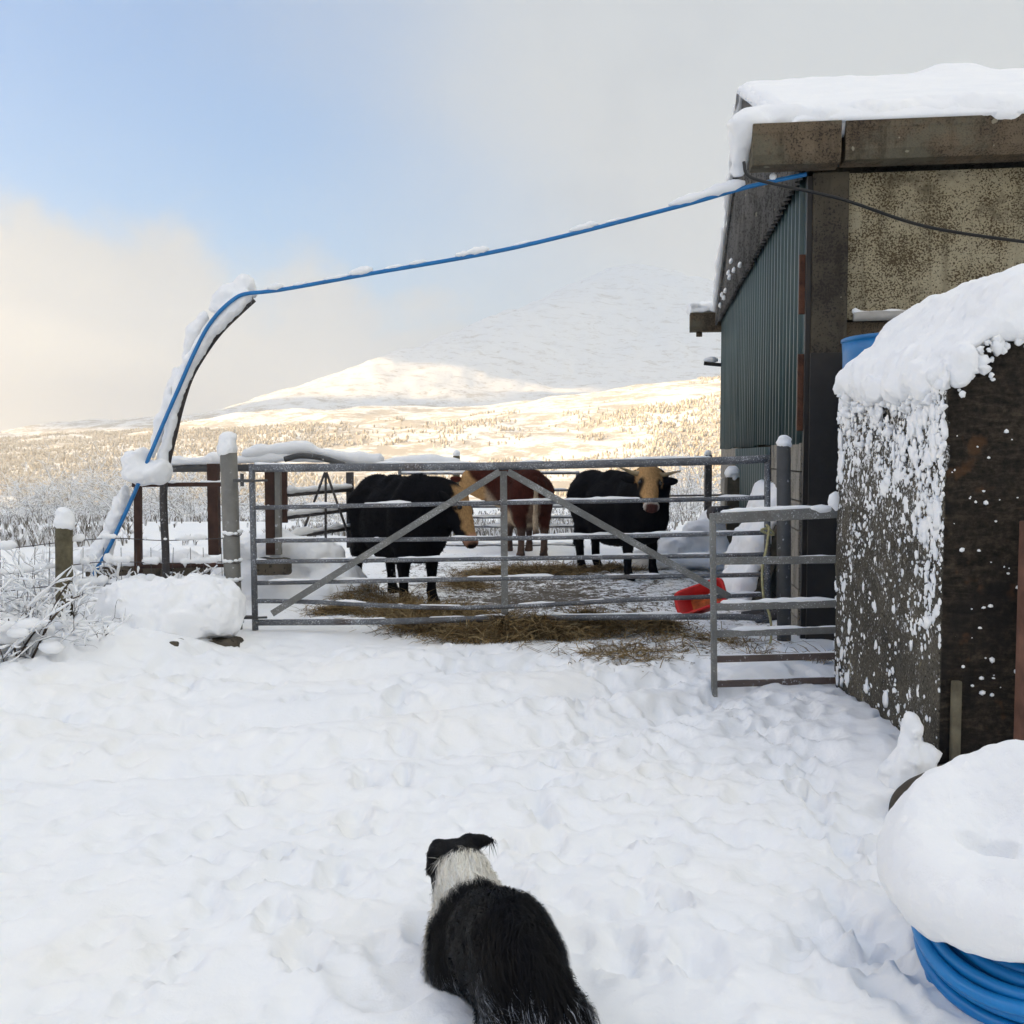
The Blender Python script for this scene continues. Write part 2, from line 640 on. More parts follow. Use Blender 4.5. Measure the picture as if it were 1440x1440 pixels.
def ground_z(x, y):
    """height of the finished ground sheet under a point"""
    i = int(np.clip(np.searchsorted(gx, x) - 1, 0, nx - 2)); j = int(np.clip(np.searchsorted(gy, y) - 1, 0, ny - 2))
    u = (x - gx[i]) / (gx[i + 1] - gx[i]); v = (y - gy[j]) / (gy[j + 1] - gy[j])
    g = GROUND_GRID
    return float((g[j, i] * (1 - u) + g[j, i + 1] * u) * (1 - v) + (g[j + 1, i] * (1 - u) + g[j + 1, i + 1] * u) * v)


def grid_faces(nx, ny):
    idx = np.arange(nx * ny).reshape(ny, nx)
    return np.stack([idx[:-1, :-1], idx[:-1, 1:], idx[1:, 1:], idx[1:, :-1]], -1).reshape(-1, 4)


# where the cattle have trodden the snow to mud
def mud_mask(x, y):
    m = smoothstep(7.0, 8.0, y + 0.5 * fbm2(x / 0.8, y / 0.8, 3, 201)) * (1 - smoothstep(12.5, 15.0, y))
    m = m * smoothstep(-2.1, -1.2, x + 0.3 * fbm2(x, y, 2, 205)) * (1 - smoothstep(1.6, 2.4, x - 0.12 * (y - 7)))
    core = np.exp(-((x - 0.25) / 1.0) ** 2 - ((y - 9.4) / 1.1) ** 2)
    core2 = np.exp(-((x - 0.5) / 1.2) ** 2 - ((y - 11.6) / 1.4) ** 2) * 0.8
    front = 0.75 * np.exp(-((x - 1.1) / 0.75) ** 2 - ((y - 7.0) / 0.6) ** 2)
    return np.clip(np.maximum(m * (0.45 + 0.5 * core + 0.35 * core2), front * 0.75), 0, 1)


def ground_material():
    m = bpy.data.materials.new('yard_snow')
    m.use_nodes = True
    N = NT(m.node_tree)
    bs = N.n['Principled BSDF']
    tc = N.new('ShaderNodeTexCoord').outputs['Object']
    clean = N.ramp(N.noise(tc, 1.3, 5, 0.55), [(0.3, (0.87, 0.885, 0.905)), (0.5, (0.91, 0.918, 0.925)), (0.72, (0.91, 0.90, 0.87))])
    mud = N.new('ShaderNodeAttribute', attribute_name='mud').outputs['Fac']
    n1 = N.noise(tc, 9, 6, 0.7)
    n2 = N.noise(tc, 34, 5, 0.7)
    mm = N.math('ADD', N.math('MULTIPLY', n1, 0.6), N.math('MULTIPLY', n2, 0.55))
    mm = N.smooth(N.math('ADD', mm, N.math('MULTIPLY', mud, 0.275)), 0.72, 0.80)
    mm = N.math('MULTIPLY', mm, N.smooth(mud, 0.05, 0.25))
    dirt = N.ramp(n2, [(0.3, (0.045, 0.037, 0.028)), (0.7, (0.15, 0.115, 0.075))])
    # a few specks of chaff on the clean snow
    sp = N.smooth(N.noise(tc, 60, 2, 0.5), 0.77, 0.80)
    sp = N.math('MULTIPLY', sp, N.smooth(N.noise(tc, 2.2, 3, 0.5), 0.55, 0.66))
    col = N.mix(N.math('MULTIPLY', sp, 0.65), clean, (0.30, 0.25, 0.18))
    col = N.mix(mm, col, dirt)
    N.put(bs, 'Base Color', col)
    N.put(bs, 'Roughness', 0.7)
    N.put(bs, 'Specular IOR Level', 0.2)
    f = N.math('ADD', N.noise(tc, 22, 5, 0.6), N.math('MULTIPLY', N.noise(tc, 150, 3, 0.7), 0.22))
    N.put(bs, 'Normal', N.bump(f, 0.3, 0.014))
    return m


ground = obj('ground', np_mesh('ground', np.stack([fx_, fy_, GZ], 1), grid_faces(nx, ny), ground_material(), True, {'mud': mud_mask(fx_, fy_)}), kind='structure')


def hill_material():
    m = bpy.data.materials.new('snowy_hills')
    m.use_nodes = True
    N = NT(m.node_tree)
    bs = N.n['Principled BSDF']
    geo = N.new('ShaderNodeNewGeometry')
    pos = geo.outputs['Position']
    mp = N.new('ShaderNodeMapping')
    N.put(mp, 'Vector', pos)
    mp.inputs['Scale'].default_value = (0.010, 0.010, 0.035)
    v = mp.outputs[0]
    sep = N.new('ShaderNodeSeparateXYZ'); N.put(sep, 0, pos)
    n1 = N.noise(v, 1.6, 10, 0.72, 0.4)
    n2 = N.noise(v, 9.0, 6, 0.75)
    heath = N.math('ADD', N.math('MULTIPLY', n1, 0.7), N.math('MULTIPLY', n2, 0.4))
    thin = N.smooth(sep.outputs[2], 230.0, 20.0)             # heather shows through less on the heights
    heath = N.smooth(N.math('ADD', heath, N.math('MULTIPLY', thin, 0.08)), 0.585, 0.68)
    mp2 = N.new('ShaderNodeMapping'); N.put(mp2, 'Vector', pos); mp2.inputs['Scale'].default_value = (0.012, 0.02, 0.05); mp2.inputs['Rotation'].default_value = (0, 0.25, 0)
    rock = N.math('MULTIPLY', N.smooth(N.noise(mp2.outputs[0], 1.3, 10, 0.78, 0.8), 0.545, 0.62), N.smooth(sep.outputs[2], 60.0, 140.0))
    heath = N.math('MAXIMUM', heath, N.math('MULTIPLY', rock, 0.9))
    col = N.mix(N.math('MULTIPLY', heath, 0.75), (0.88, 0.875, 0.86), (0.36, 0.30, 0.22))
    N.put(bs, 'Base Color', col)
    N.put(bs, 'Roughness', 0.8)
    N.put(bs, 'Specular IOR Level', 0.1)
    N.put(bs, 'Normal', N.bump(n2, 0.6, 3.0))
    return m


# polar sheet for the country beyond the yard: dense where it is looked at
th = np.concatenate([np.linspace(-180, -34, 70, endpoint=False), np.linspace(-34, 34, 440, endpoint=False), np.linspace(34, 180, 70)])
rr = np.concatenate([np.geomspace(70, 500, 40, endpoint=False), np.linspace(500, 1500, 150, endpoint=False), np.linspace(1500, 5400, 150)])
TH, RR = np.meshgrid(np.radians(th), rr, indexing='xy')
HX, HY = (RR * np.sin(TH)).ravel(), (RR * np.cos(TH)).ravel()
HZ = far_z(HX, HY)
inside = (np.abs(HX) < 126) & (HY < 196) & (HY > -126)
HZ = HZ - np.where(inside, 1.2, 0.0)
hills = obj('hills', np_mesh('hills', np.stack([HX, HY, HZ], 1), grid_faces(len(th), len(rr))[:, ::-1], hill_material(), True), kind='structure')

# ------------------------------------------------------------------ haze
def build_haze():
    top = float(HZ.max()) + 12
    bot = min(float(HZ.min()), float(GZ.min())) - 1.0
    mb = MB()
    mb.box((0, 0, (top + bot) / 2), (11000, 11000, top - bot))
    m = bpy.data.materials.new('haze')
    m.use_nodes = True
    N = NT(m.node_tree)
    N.n.remove(N.n['Principled BSDF'])
    pv = N.new('ShaderNodeVolumePrincipled')
    pv.inputs['Color'].default_value = (0.91, 0.94, 0.96, 1)
    pv.inputs['Anisotropy'].default_value = 0.62
    pv.inputs['Density'].default_value = 0.00028
    N.l.new(pv.outputs[0], N.n['Material Output'].inputs['Volume'])
    mb.build('haze', m, kind='stuff')


build_haze()


# ------------------------------------------------------------------ unseen cloud added to shade the summit (high above the haze, west of the view)
def build_shade_cloud():
    c = Vector((3250, 3900, 300)) + SUN_DIR * 8200
    g = SDF((-2100, -2100, -900), (2100, 2100, 900), 110.0)
    r_ = np.random.default_rng(3)
    for _ in range(26):
        a = r_.uniform(0, 6.28); q = r_.random() ** 0.5
        g.ellipsoid((850 * q * math.cos(a), 1300 * q * math.sin(a), r_.uniform(-120, 160)), (r_.uniform(300, 520), r_.uniform(300, 560), r_.uniform(180, 300)), k=80)
    g.noise(60, 1 / 350, 9, 3)
    p, q = g.arrays()
    m = bpy.data.materials.new('shade_cloud')
    m.use_nodes = True
    N = NT(m.node_tree)
    N.n.remove(N.n['Principled BSDF'])
    pv = N.new('ShaderNodeVolumePrincipled')
    pv.inputs['Color'].default_value = (1, 1, 1, 1)
    pv.inputs['Density'].default_value = 0.0022
    N.l.new(pv.outputs[0], N.n['Material Output'].inputs['Volume'])
    o = obj('shade_cloud', np_mesh('shade_cloud', p, q, m, True), kind='stuff')
    o.location = c


build_shade_cloud()
# ------------------------------------------------------------------ shared materials
def concrete_mat(name, c1, c2, speck, speck_lo, speck_hi, sscale=55, moss=None):
    m = bpy.data.materials.new(name)
    m.use_nodes = True
    N = NT(m.node_tree)
    bs = N.n['Principled BSDF']
    tc = N.new('ShaderNodeTexCoord').outputs['Object']
    big = N.noise(tc, 2.6, 6, 0.62)
    fine = N.noise(tc, sscale, 3, 0.65)
    col = N.ramp(big, [(0.32, c1), (0.68, c2)])
    col = N.mix(N.smooth(N.math('ADD', fine, N.math('MULTIPLY', N.math('SUBTRACT', big, 0.5), -0.5)), speck_lo, speck_hi), col, speck)
    if moss:
        col = N.mix(N.math('MULTIPLY', N.smooth(N.noise(tc, 1.7, 5, 0.7), 0.52, 0.66), 0.75), col, moss)
    ms = N.new('ShaderNodeMapping'); N.put(ms, 'Vector', tc); ms.inputs['Scale'].default_value = (9.0, 9.0, 0.7)
    streak = N.smooth(N.noise(ms.outputs[0], 1.0, 5, 0.65), 0.50, 0.68)
    col = N.mix(N.math('MULTIPLY', streak, 0.45), col, tuple(v * 0.35 for v in c1))
    li = N.smooth(N.noise(tc, 13, 2, 0.4), 0.74, 0.76)
    col = N.mix(N.math('MULTIPLY', li, 0.6), col, (0.36, 0.33, 0.24))
    N.put(bs, 'Base Color', col)
    N.put(bs, 'Roughness', 0.9)
    N.put(bs, 'Specular IOR Level', 0.2)
    N.put(bs, 'Normal', N.bump(N.math('ADD', fine, N.math('MULTIPLY', N.noise(tc, 14, 4, 0.6), 0.8)), 0.7, 0.012))
    return m


M_PEBBLE = concrete_mat('pebbledash', (0.30, 0.255, 0.155), (0.44, 0.385, 0.265), (0.085, 0.062, 0.036), 0.49, 0.57, 80, (0.11, 0.088, 0.055))
M_DARKCON = concrete_mat('weathered_concrete', (0.045, 0.038, 0.03), (0.10, 0.085, 0.06), (0.03, 0.026, 0.022), 0.55, 0.62, 60, (0.035, 0.030, 0.024))
M_GUTTER = concrete_mat('gutter_concrete', (0.085, 0.062, 0.04), (0.17, 0.13, 0.085), (0.045, 0.034, 0.024), 0.53, 0.60, 80, (0.13, 0.12, 0.085))
M_ASB = concrete_mat('fibre_cement', (0.085, 0.083, 0.08), (0.15, 0.145, 0.14), (0.05, 0.048, 0.045), 0.52, 0.60, 40)
M_BLOCK = concrete_mat('block', (0.24, 0.22, 0.19), (0.34, 0.32, 0.28), (0.12, 0.11, 0.09), 0.56, 0.64, 50)
M_GREEN = plain_mat('green_cladding', (0.030, 0.062, 0.066), 0.42, 0.0, 0.05, 30, 0.18, 1.5, 0.5)
M_BLACKISH = plain_mat('dark_steel', (0.018, 0.015, 0.013), 0.55, 0.0, 0.3, 25, 0.35, 6)
M_RUST = plain_mat('rust', (0.085, 0.034, 0.018), 0.8, 0.0, 0.4, 60, 0.5, 9)
M_RUSTBROWN = plain_mat('rusty_brown_steel', (0.055, 0.026, 0.018), 0.75, 0.0, 0.3, 50, 0.45, 7)
M_BLUE = plain_mat('blue_plastic', (0.008, 0.16, 0.42), 0.35, 0.0, 0.05, 40, 0.12, 5, 0.5)
M_WHITEWOOD = plain_mat('pale_timber', (0.42, 0.40, 0.36), 0.8, 0, 0.3, 30, 0.25, 6)
M_OLDWOOD = plain_mat('old_timber', (0.085, 0.075, 0.055), 0.85, 0, 0.6, 26, 0.4, 10)
M_BLACKRUB = plain_mat('black_rubber', (0.012, 0.012, 0.013), 0.5, 0, 0.1, 30, 0.3, 6)


def snow_strip(mb, pts, r, amp=0.4, seed=0, n=7, step=0.02, cut=0.0, freq=5.0):
    """lumpy roll of snow lying along a line; where the roll thins out below cut it breaks off"""
    P = [Vector(p) for p in pts]
    out, rad = [], []
    s = 0
    for a, b in zip(P[:-1], P[1:]):
        L = (b - a).length
        k = max(1, int(L / step))
        for i in range(k):
            out.append(a.lerp(b, i / k)); rad.append(s + L * i / k)
        s += L
    out.append(P[-1]); rad.append(s)
    rad = np.array(rad)
    nz = fbm2(rad * freq + seed * 7.7, np.full_like(rad, seed * 3.1), 3, 7) * 2
    rr_ = r * (1 + amp * nz * 1.6)
    keep = rr_ > cut * r
    i = 0
    while i < len(out):
        if not keep[i]:
            i += 1
            continue
        j = i
        while j + 1 < len(out) and keep[j + 1]:
            j += 1
        if j - i >= 2:
            seg = [o + Vector((0, 0, (q - r) * 0.5)) for o, q in zip(out[i:j + 1], rr_[i:j + 1])]
            q = [max(0.15 * r, v) for v in rr_[i:j + 1]]
            q[0] *= 0.4; q[-1] *= 0.4
            mb.tube(seg, q, n)
        i = j + 1


# ------------------------------------------------------------------ barn
barn = empty('barn', (2.127, 7.40, 0.0), 'old farm barn with green gable cladding, pebbledash front wall and deep snow on its roof', 'barn', rotz=math.radians(-7.3))
L, EAVE, RIDGE, WID = 7.9, 3.37, 5.22, 7.0
RIDGE_Y = L / 2


def corrugated(name, y0, y1, zb, ztop, pitch, depth, mat, parent, x=-0.02, thick=0.006, profile='sine', per=10):
    """wall sheeting with upright corrugations in the plane x = const; ztop is a function of y"""
    if profile == 'sine':
        n = int((y1 - y0) / pitch * per)
        ys = np.linspace(y0, y1, n + 1)
        off = depth * 0.5 * np.sin((ys - y0) / pitch * 2 * math.pi)
    else:
        ys, off = [], []
        p = y0
        while p < y1 - 1e-6:
            for u, o in ((0, 0), (0.58, 0), (0.68, -depth), (0.90, -depth), (1.0, 0)):
                if p + u * pitch <= y1 + 1e-6:
                    ys.append(p + u * pitch + (1e-4 if u == 0 else 0)); off.append(o)
            p += pitch
        ys, off = np.array(ys), np.array(off)
    n = len(ys)
    zt = np.array([ztop(v) for v in ys])
    f = np.stack([x + off, ys, np.full(n, zb)], 1); t = np.stack([x + off, ys, zt], 1)
    fb = f + [thick, 0, 0]; tb = t + [thick, 0, 0]
    V = np.concatenate([f, t, fb, tb])
    F = []
    for i in range(n - 1):
        F += [(i, i + n, i + n + 1, i + 1), (i + 2 * n, i + 1 + 2 * n, i + 1 + 3 * n, i + 3 * n), (i, i + 1, i + 1 + 2 * n, i + 2 * n), (i + n, i + 3 * n, i + 3 * n + 1, i + n + 1)]
    me = np_mesh(name, V, np.array(F), mat, False)
    return obj(name, me, parent)


def roof_z(y):
    return EAVE + 0.10 + (RIDGE - EAVE - 0.10) * (1 - abs(y - RIDGE_Y) / RIDGE_Y)


# upper gable: fibre-cement sheets, each about a metre wide
k = 0
y = 0.02
while y < L - 0.05:
    y1 = min(y + 1.022, L)
    corrugated('gable_sheet', y, y1 - 0.002, EAVE - 0.015 * (k % 2), roof_z, 0.146, 0.05, M_ASB, barn, x=-0.085 - 0.004 * (k % 2))
    y = y1; k += 1
# green box-profile sheets under them
y = 0.06; k = 0
while y < L - 0.05:
    y1 = min(y + 1.0, L)
    corrugated('cladding_sheet', y, y1 - 0.002, 1.48 + 0.01 * (k % 3), lambda v: EAVE + 0.08, 0.2, 0.03, M_GREEN, barn, x=-0.022 - 0.003 * (k % 2), profile='box')
    y = y1; k += 1
dark_sheet = corrugated('sliding_door', 1.85, 5.15, 0.16, lambda v: 1.475, 0.2, 0.03, M_GREEN, barn, x=-0.045, profile='box')
# closed shell behind
sh = MB()
sh.box((0.20, L / 2, (EAVE + 0.1) / 2), (0.36, L - 0.3, EAVE + 0.1))
sh.box((WID / 2, L - 0.1, EAVE / 2), (WID, 0.16, EAVE))
sh.box((WID - 0.1, L / 2, EAVE / 2), (0.2, L - 0.3, EAVE))
sh.build('inner_wall', M_DARKCON, barn)
tri = MB()
tri.add([(0.02, 0.1, EAVE + 0.1), (0.02, L - 0.1, EAVE + 0.1), (0.02, RIDGE_Y, RIDGE - 0.05), (0.1, 0.1, EAVE + 0.1), (0.1, L - 0.1, EAVE + 0.1), (0.1, RIDGE_Y, RIDGE - 0.05)], [(0, 1, 2), (5, 4, 3), (0, 3, 4, 1), (1, 4, 5, 2), (2, 5, 3, 0)])
tri.build('gable_frame', M_OLDWOOD, barn)
# block plinth under the cladding, laid in courses
bw = obj('block_wall', bpy.data.meshes.new('block_wall'), barn)
mbw = MB(); mbw.box((0.012, L / 2, 0.74), (0.02, L - 0.1, 1.48))
bw.data = mbw.mesh('block_wall', M_DARKCON)
bm_ = MB(); bm_.box((0, 0, 0), (0.05, 0.435, 0.205))
blk_me = bm_.mesh('block', M_BLOCK)
for r_ in range(7):
    for s0, s1 in ((0.1, 1.8), (5.2, L - 0.02)):
        yy = s0 + (0.0 if r_ % 2 else -0.225)
        while yy < s1:
            a_, b_ = max(yy, s0), min(yy + 0.45, s1)
            if b_ - a_ > 0.06:
                o = obj('block', blk_me, bw)
                o.location = (-0.012 + random.uniform(-.004, .004), (a_ + b_) / 2, -0.02 + 0.1075 + r_ * 0.2165)
                o.scale = (1, (b_ - a_ - 0.015) / 0.435, 1)
            yy += 0.45
# front wall: corner pillar, pebbledash panel, lintel, dark recess
pb = MB(); pb.box((0.122, -0.005, 1.69), (0.245, 0.15, 3.38))
pb.build('corner_pillar', M_DARKCON, barn, bevel=0.012)
fw = MB(); fw.box((0.255 + (WID - 0.255) / 2, 0.06, 2.36 + 0.515), (WID - 0.255, 0.10, 1.03))
fw.build('front_panel', M_PEBBLE, barn, bevel=0.006)
ft = MB(); ft.box((0.255 + (WID - 0.255) / 2, 0.065, 2.27), (WID - 0.255, 0.13, 0.15))
ft.build('lintel', M_GUTTER, barn, bevel=0.008)
ft = MB(); ft.box((0.255 + (WID - 0.255) / 2, 0.12, 1.08), (WID - 0.255, 0.06, 2.2))
ft.build('lower_wall', M_DARKCON, barn)
pl = MB(); pl.tube([(0.29, -0.06, 2.375), (2.4, -0.06, 2.40)], 0.034, 10)
pole = pl.build('lintel_pole', M_WHITEWOOD, barn, True)
sb = MB(); snow_strip(sb, [(0.28, -0.06, 2.408), (2.4, -0.06, 2.43)], 0.018, 0.5, 3)
sb.build('snow', SNOW, pole, True, kind='stuff')
dr = MB(); dr.box((0.115, -0.095, 1.06), (0.245, 0.025, 2.12))
dr.build('dark_sheet', M_BLACKISH, barn, bevel=0.004)  # dark sheet added over the pillar's lower part to match its darkness
dr = MB(); dr.box((0.262, -0.10, 1.1), (0.03, 0.04, 2.2))
dr.build('sheet_edge', M_RUSTBROWN, barn, bevel=0.004)  # rusty edge strip beside the added dark sheet
for zc, hh in ((2.62, 0.42), (1.85, 0.55)):
    ra = MB(); ra.box((-0.05, 0.03, zc), (0.05, 0.04, hh))
    ra.build('steel_angle', M_RUST, barn, bevel=0.003)
cb = MB(); cb.box((-0.02, -0.03, 1.68), (0.035, 0.05, 3.36))
cb.build('corner_strip', M_BLACKISH, barn)


# concrete gutter blocks along both eaves
def gutter_block(x0, x1, yc, zb, flip=1):
    prof = [(-0.115, 0.05), (-0.09, 0.0), (0.10, 0.0), (0.13, 0.06), (0.13, 0.27), (-0.13, 0.27), (-0.13, 0.205), (-0.122, 0.195), (-0.122, 0.06)]
    mb = MB()
    V = [(x0, yc + p[0] * flip, zb + p[1]) for p in prof] + [(x1, yc + p[0] * flip, zb + p[1]) for p in prof]
    n = len(prof)
    F = [tuple(range(n)), tuple(range(2 * n - 1, n - 1, -1))] + [(i, i + n, (i + 1) % n + n, (i + 1) % n) for i in range(n)]
    mb.add(V, [q if flip > 0 else q[::-1] for q in F])
    return mb.build('gutter_block', M_GUTTER, barn, bevel=0.006)


gutter_block(-0.45, 0.135, -0.235, 3.375)
gutter_block(0.165, 2.2, -0.215, 3.395)
gutter_block(2.23, 4.5, -0.22, 3.39)
gutter_block(4.53, WID, -0.22, 3.39)
gutter_block(-0.50, WID, L + 0.2, 3.24, -1)
ol = MB(); ol.tube([(-0.36, L + 0.2, 3.245), (-0.36, L + 0.2, 3.17)], 0.045, 10)
ol.build('gutter_outlet', M_GUTTER, barn, True)
# roof sheets and their snow
VX0 = -0.13
rf = MB()
for sgn in (0, 1):
    ya, za = (-0.12, EAVE + 0.26) if sgn == 0 else (L + 0.12, EAVE + 0.10)
    a = Vector((VX0, ya, za)); b = Vector((VX0, RIDGE_Y, RIDGE + 0.06))
    n = Vector((0, -(b.z - a.z), b.y - a.y)).normalized()
    if n.z < 0:
        n = -n
    q = [a, b, b + n * 0.03, a + n * 0.03]
    rf.add(q + [p + Vector((WID - VX0, 0, 0)) for p in q], [(0, 1, 2, 3), (7, 6, 5, 4), (0, 4, 5, 1), (1, 5, 6, 2), (2, 6, 7, 3), (3, 7, 4, 0)])
roof = rf.build('roof', M_ASB, barn)
vb = MB()
vb.beam((VX0 + 0.01, -0.1, EAVE + 0.13), (VX0 + 0.01, RIDGE_Y, RIDGE - 0.06), 0.03, 0.16)
vb.beam((VX0 + 0.01, L + 0.1, EAVE + 0.02), (VX0 + 0.01, RIDGE_Y, RIDGE - 0.06), 0.03, 0.16)
vb.build('barge_board', M_ASB, barn)


def roof_snow():
    xs = np.arange(-0.20, WID, 0.05); ys = np.concatenate([np.arange(-0.36, RIDGE_Y + 0.3, 0.05)])
    X, Y = np.meshgrid(xs, ys, indexing='xy')
    slope0 = EAVE + 0.27 + (RIDGE + 0.09 - EAVE - 0.27) * np.clip((Y + 0.12) / (RIDGE_Y + 0.12), 0, 1)
    slope0 = np.where(Y > RIDGE_Y, RIDGE + 0.09 - (Y - RIDGE_Y) * 0.45, slope0)
    t = 0.13 + 0.018 * fbm2(X / 0.7, Y / 0.7, 3, 301) + 0.012 * fbm2(X / 0.12, Y / 0.12, 2, 302)
    t = t * np.sqrt(np.clip((X + 0.20) / 0.10, 0, 1)) * (0.25 + 0.75 * np.sqrt(np.clip((Y + 0.36) / 0.12, 0, 1)))
    t = t + 0.09 * np.exp(-((X - 2.05) / 0.30) ** 4 - ((Y - RIDGE_Y) / 0.35) ** 2)
    Z = slope0 + t
    n = len(xs); m_ = len(ys)
    top = np.stack([X, Y, Z], -1).reshape(-1, 3)
    botz = slope0 + 0.005
    bot = np.stack([X, Y, botz], -1).reshape(-1, 3)
    F = grid_faces(n, m_)
    Fb = F[:, ::-1] + len(top)
    side = []
    idx = np.arange(n * m_).reshape(m_, n)
    for e in (idx[0, :], idx[:, -1], idx[-1, ::-1], idx[::-1, 0]):
        for p, q in zip(e[:-1], e[1:]):
            side.append((q, p, p + len(top), q + len(top)))
    me = np_mesh('roof_snow', np.concatenate([top, bot]), np.concatenate([F, Fb, np.array(side)]), SNOW, True)
    obj('roof_snow', me, barn)


roof_snow()
# roll of snow on the front gutter, hanging over its end; a smaller one at the back
g = SDF((-0.75, -0.62, 3.2), (4.6, 0.25, 4.02), 0.022)
g.capsule((-0.46, -0.235, 3.675), (4.7, -0.215, 3.70), 0.12, 0.12, 0.05)
g.capsule((-0.40, -0.15, 3.70), (4.7, -0.10, 3.74), 0.10, 0.10, 0.06)
g.capsule((-0.50, -0.16, 3.68), (-0.52, -0.08, 3.42), 0.085, 0.045, 0.05)
g.noise(0.028, 6.0, 3, 3)
g.noise(0.010, 22.0, 4, 2)
p_, q_ = g.arrays()
obj('gutter_snow', np_mesh('gutter_snow', p_, q_, SNOW, True), barn)
g = SDF((-0.75, L - 0.15, 3.4), (0.6, L + 0.55, 3.85), 0.022)
g.box((0.1, L + 0.2, 3.58), (1.25, 0.32, 0.17), 0.06)
g.noise(0.03, 9.0, 8, 3)
p_, q_ = g.arrays()
obj('gutter_snow', np_mesh('gutter_snow', p_, q_, SNOW, True), barn)
vs = MB()
snow_strip(vs, [(VX0 - 0.02, -0.1, EAVE + 0.30), (VX0 - 0.02, RIDGE_Y, RIDGE + 0.13), (VX0 - 0.02, L + 0.1, EAVE + 0.16)], 0.05, 0.4, 5, step=0.05)
vs.build('verge_snow', SNOW, barn, True, kind='stuff')
# flecks of blown snow caught on the gable sheets
fl = MB()
for yy, zz in ((5.6, 3.62), (5.75, 3.70), (5.0, 3.60), (6.3, 3.56), (6.5, 3.5), (7.2, 3.5), (5.4, 3.78), (6.9, 3.6), (4.2, 3.52)):
    fl.blob((-0.12, yy, zz), 0.05, yy, 1, 0.3, (0.6, 1.6, 0.8))
fl.build('snow_fleck', SNOW, barn, True, kind='stuff')
br = MB(); br.beam((-0.02, L - 0.05, 2.72), (-0.30, L - 0.05, 2.75), 0.06, 0.05)
brk = br.build('bracket', M_BLACKISH, barn)
s_ = MB(); s_.blob((-0.2, L - 0.05, 2.80), 0.075, 2, 2, 0.2, (1.5, 1, 0.6))
s_.build('snow', SNOW, brk, True, kind='stuff')

# ------------------------------------------------------------------ cable across the barn front
cp = catmull([at(1046, 228, 7.0), at(1052, 247, 6.96), at(1085, 258, 6.95), at(1183, 280, 6.98), at(1300, 318, 6.96), at(1440, 340, 6.9), at(1560, 352, 6.85)], 8)
mb = MB(); mb.tube(cp, 0.011, 8)
mb.build('cable', M_BLACKRUB, None, True, label='slack black cable running across the pebbledash barn front', category='cable')

# ------------------------------------------------------------------ concrete wall beside the yard
cwall = empty('concrete_wall', (1.84, 5.1, 0.0), 'thick dark concrete wall plastered with blown snow beside the small gate', 'wall')


def wall_top(x):
    return 1.75 + 0.80 * np.clip(x, 0, 0.3) + 0.34 * np.clip(x - 0.3, 0, 1.2)


def face_x(y):
    """local x of the yard-side face"""
    return 0.0375 * y


def concrete_wall_mat():
    m = bpy.data.materials.new('wall_concrete')
    m.use_nodes = True
    N = NT(m.node_tree)
    bs = N.n['Principled BSDF']
    tcn = N.new('ShaderNodeTexCoord'); tc = tcn.outputs['Object']
    geo = N.new('ShaderNodeNewGeometry')
    sn = N.new('ShaderNodeSeparateXYZ'); N.put(sn, 0, geo.outputs['Normal'])
    front = N.smooth(N.math('MULTIPLY', sn.outputs[1], -1.0), 0.55, 0.85)
    big = N.noise(tc, 2.8, 6, 0.65); fine = N.noise(tc, 75, 3, 0.65)
    a = N.ramp(big, [(0.3, (0.035, 0.031, 0.026)), (0.55, (0.085, 0.076, 0.06)), (0.75, (0.12, 0.105, 0.08))])
    a = N.mix(N.smooth(fine, 0.55, 0.66), a, (0.17, 0.155, 0.12))
    a = N.mix(N.smooth(fine, 0.42, 0.36), a, (0.02, 0.018, 0.016))
    mp = N.new('ShaderNodeMapping'); N.put(mp, 'Vector', tc); mp.inputs['Scale'].default_value = (7.0, 7.0, 26.0)
    grain = N.math('ADD', N.math('MULTIPLY', N.noise(mp.outputs[0], 1.0, 7, 0.75, 1.2), 0.55), N.math('MULTIPLY', N.noise(tc, 34, 5, 0.7), 0.45))
    b = N.ramp(grain, [(0.38, (0.008, 0.007, 0.006)), (0.5, (0.026, 0.021, 0.016)), (0.64, (0.066, 0.052, 0.036))])
    b = N.mix(N.math('MULTIPLY', N.smooth(N.noise(tc, 4.0, 4, 0.6), 0.5, 0.66), 0.7), b, (0.012, 0.011, 0.011))
    rust = N.math('MULTIPLY', N.smooth(N.noise(tc, 6.5, 3, 0.6), 0.60, 0.70), 0.55)
    b = N.mix(rust, b, (0.10, 0.05, 0.022))
    lich = N.smooth(N.noise(tc, 3.3, 5, 0.7), 0.63, 0.67)
    a = N.mix(N.math('MULTIPLY', lich, 0.55), a, (0.26, 0.23, 0.14))
    dust = N.math('ADD', N.math('MULTIPLY', N.noise(tc, 46, 5, 0.75), 0.8), N.math('MULTIPLY', N.noise(tc, 7, 3, 0.6), 0.35))
    szz = N.new('ShaderNodeSeparateXYZ'); N.put(szz, 0, tc)
    dust = N.math('ADD', dust, N.math('MULTIPLY', N.smooth(szz.outputs[2], 0.4, 1.8), 0.10))
    dust = N.math('MULTIPLY', N.smooth(dust, 0.655, 0.745), N.math('SUBTRACT', 1.0, front))
    a = N.mix(N.math('MULTIPLY', dust, 0.9), a, (0.85, 0.86, 0.88))
    N.put(bs, 'Base Color', N.mix(front, a, b))
    N.put(bs, 'Roughness', 0.9)
    N.put(bs, 'Specular IOR Level', 0.15)
    h = N.math('ADD', N.math('MULTIPLY', fine, 0.6), N.math('MULTIPLY', N.noise(tc, 16, 4, 0.6), 0.8))
    h = N.math('ADD', h, N.math('MULTIPLY', N.math('MULTIPLY', grain, front), 1.2))
    N.put(bs, 'Normal', N.bump(h, 0.8, 0.015))
    return m


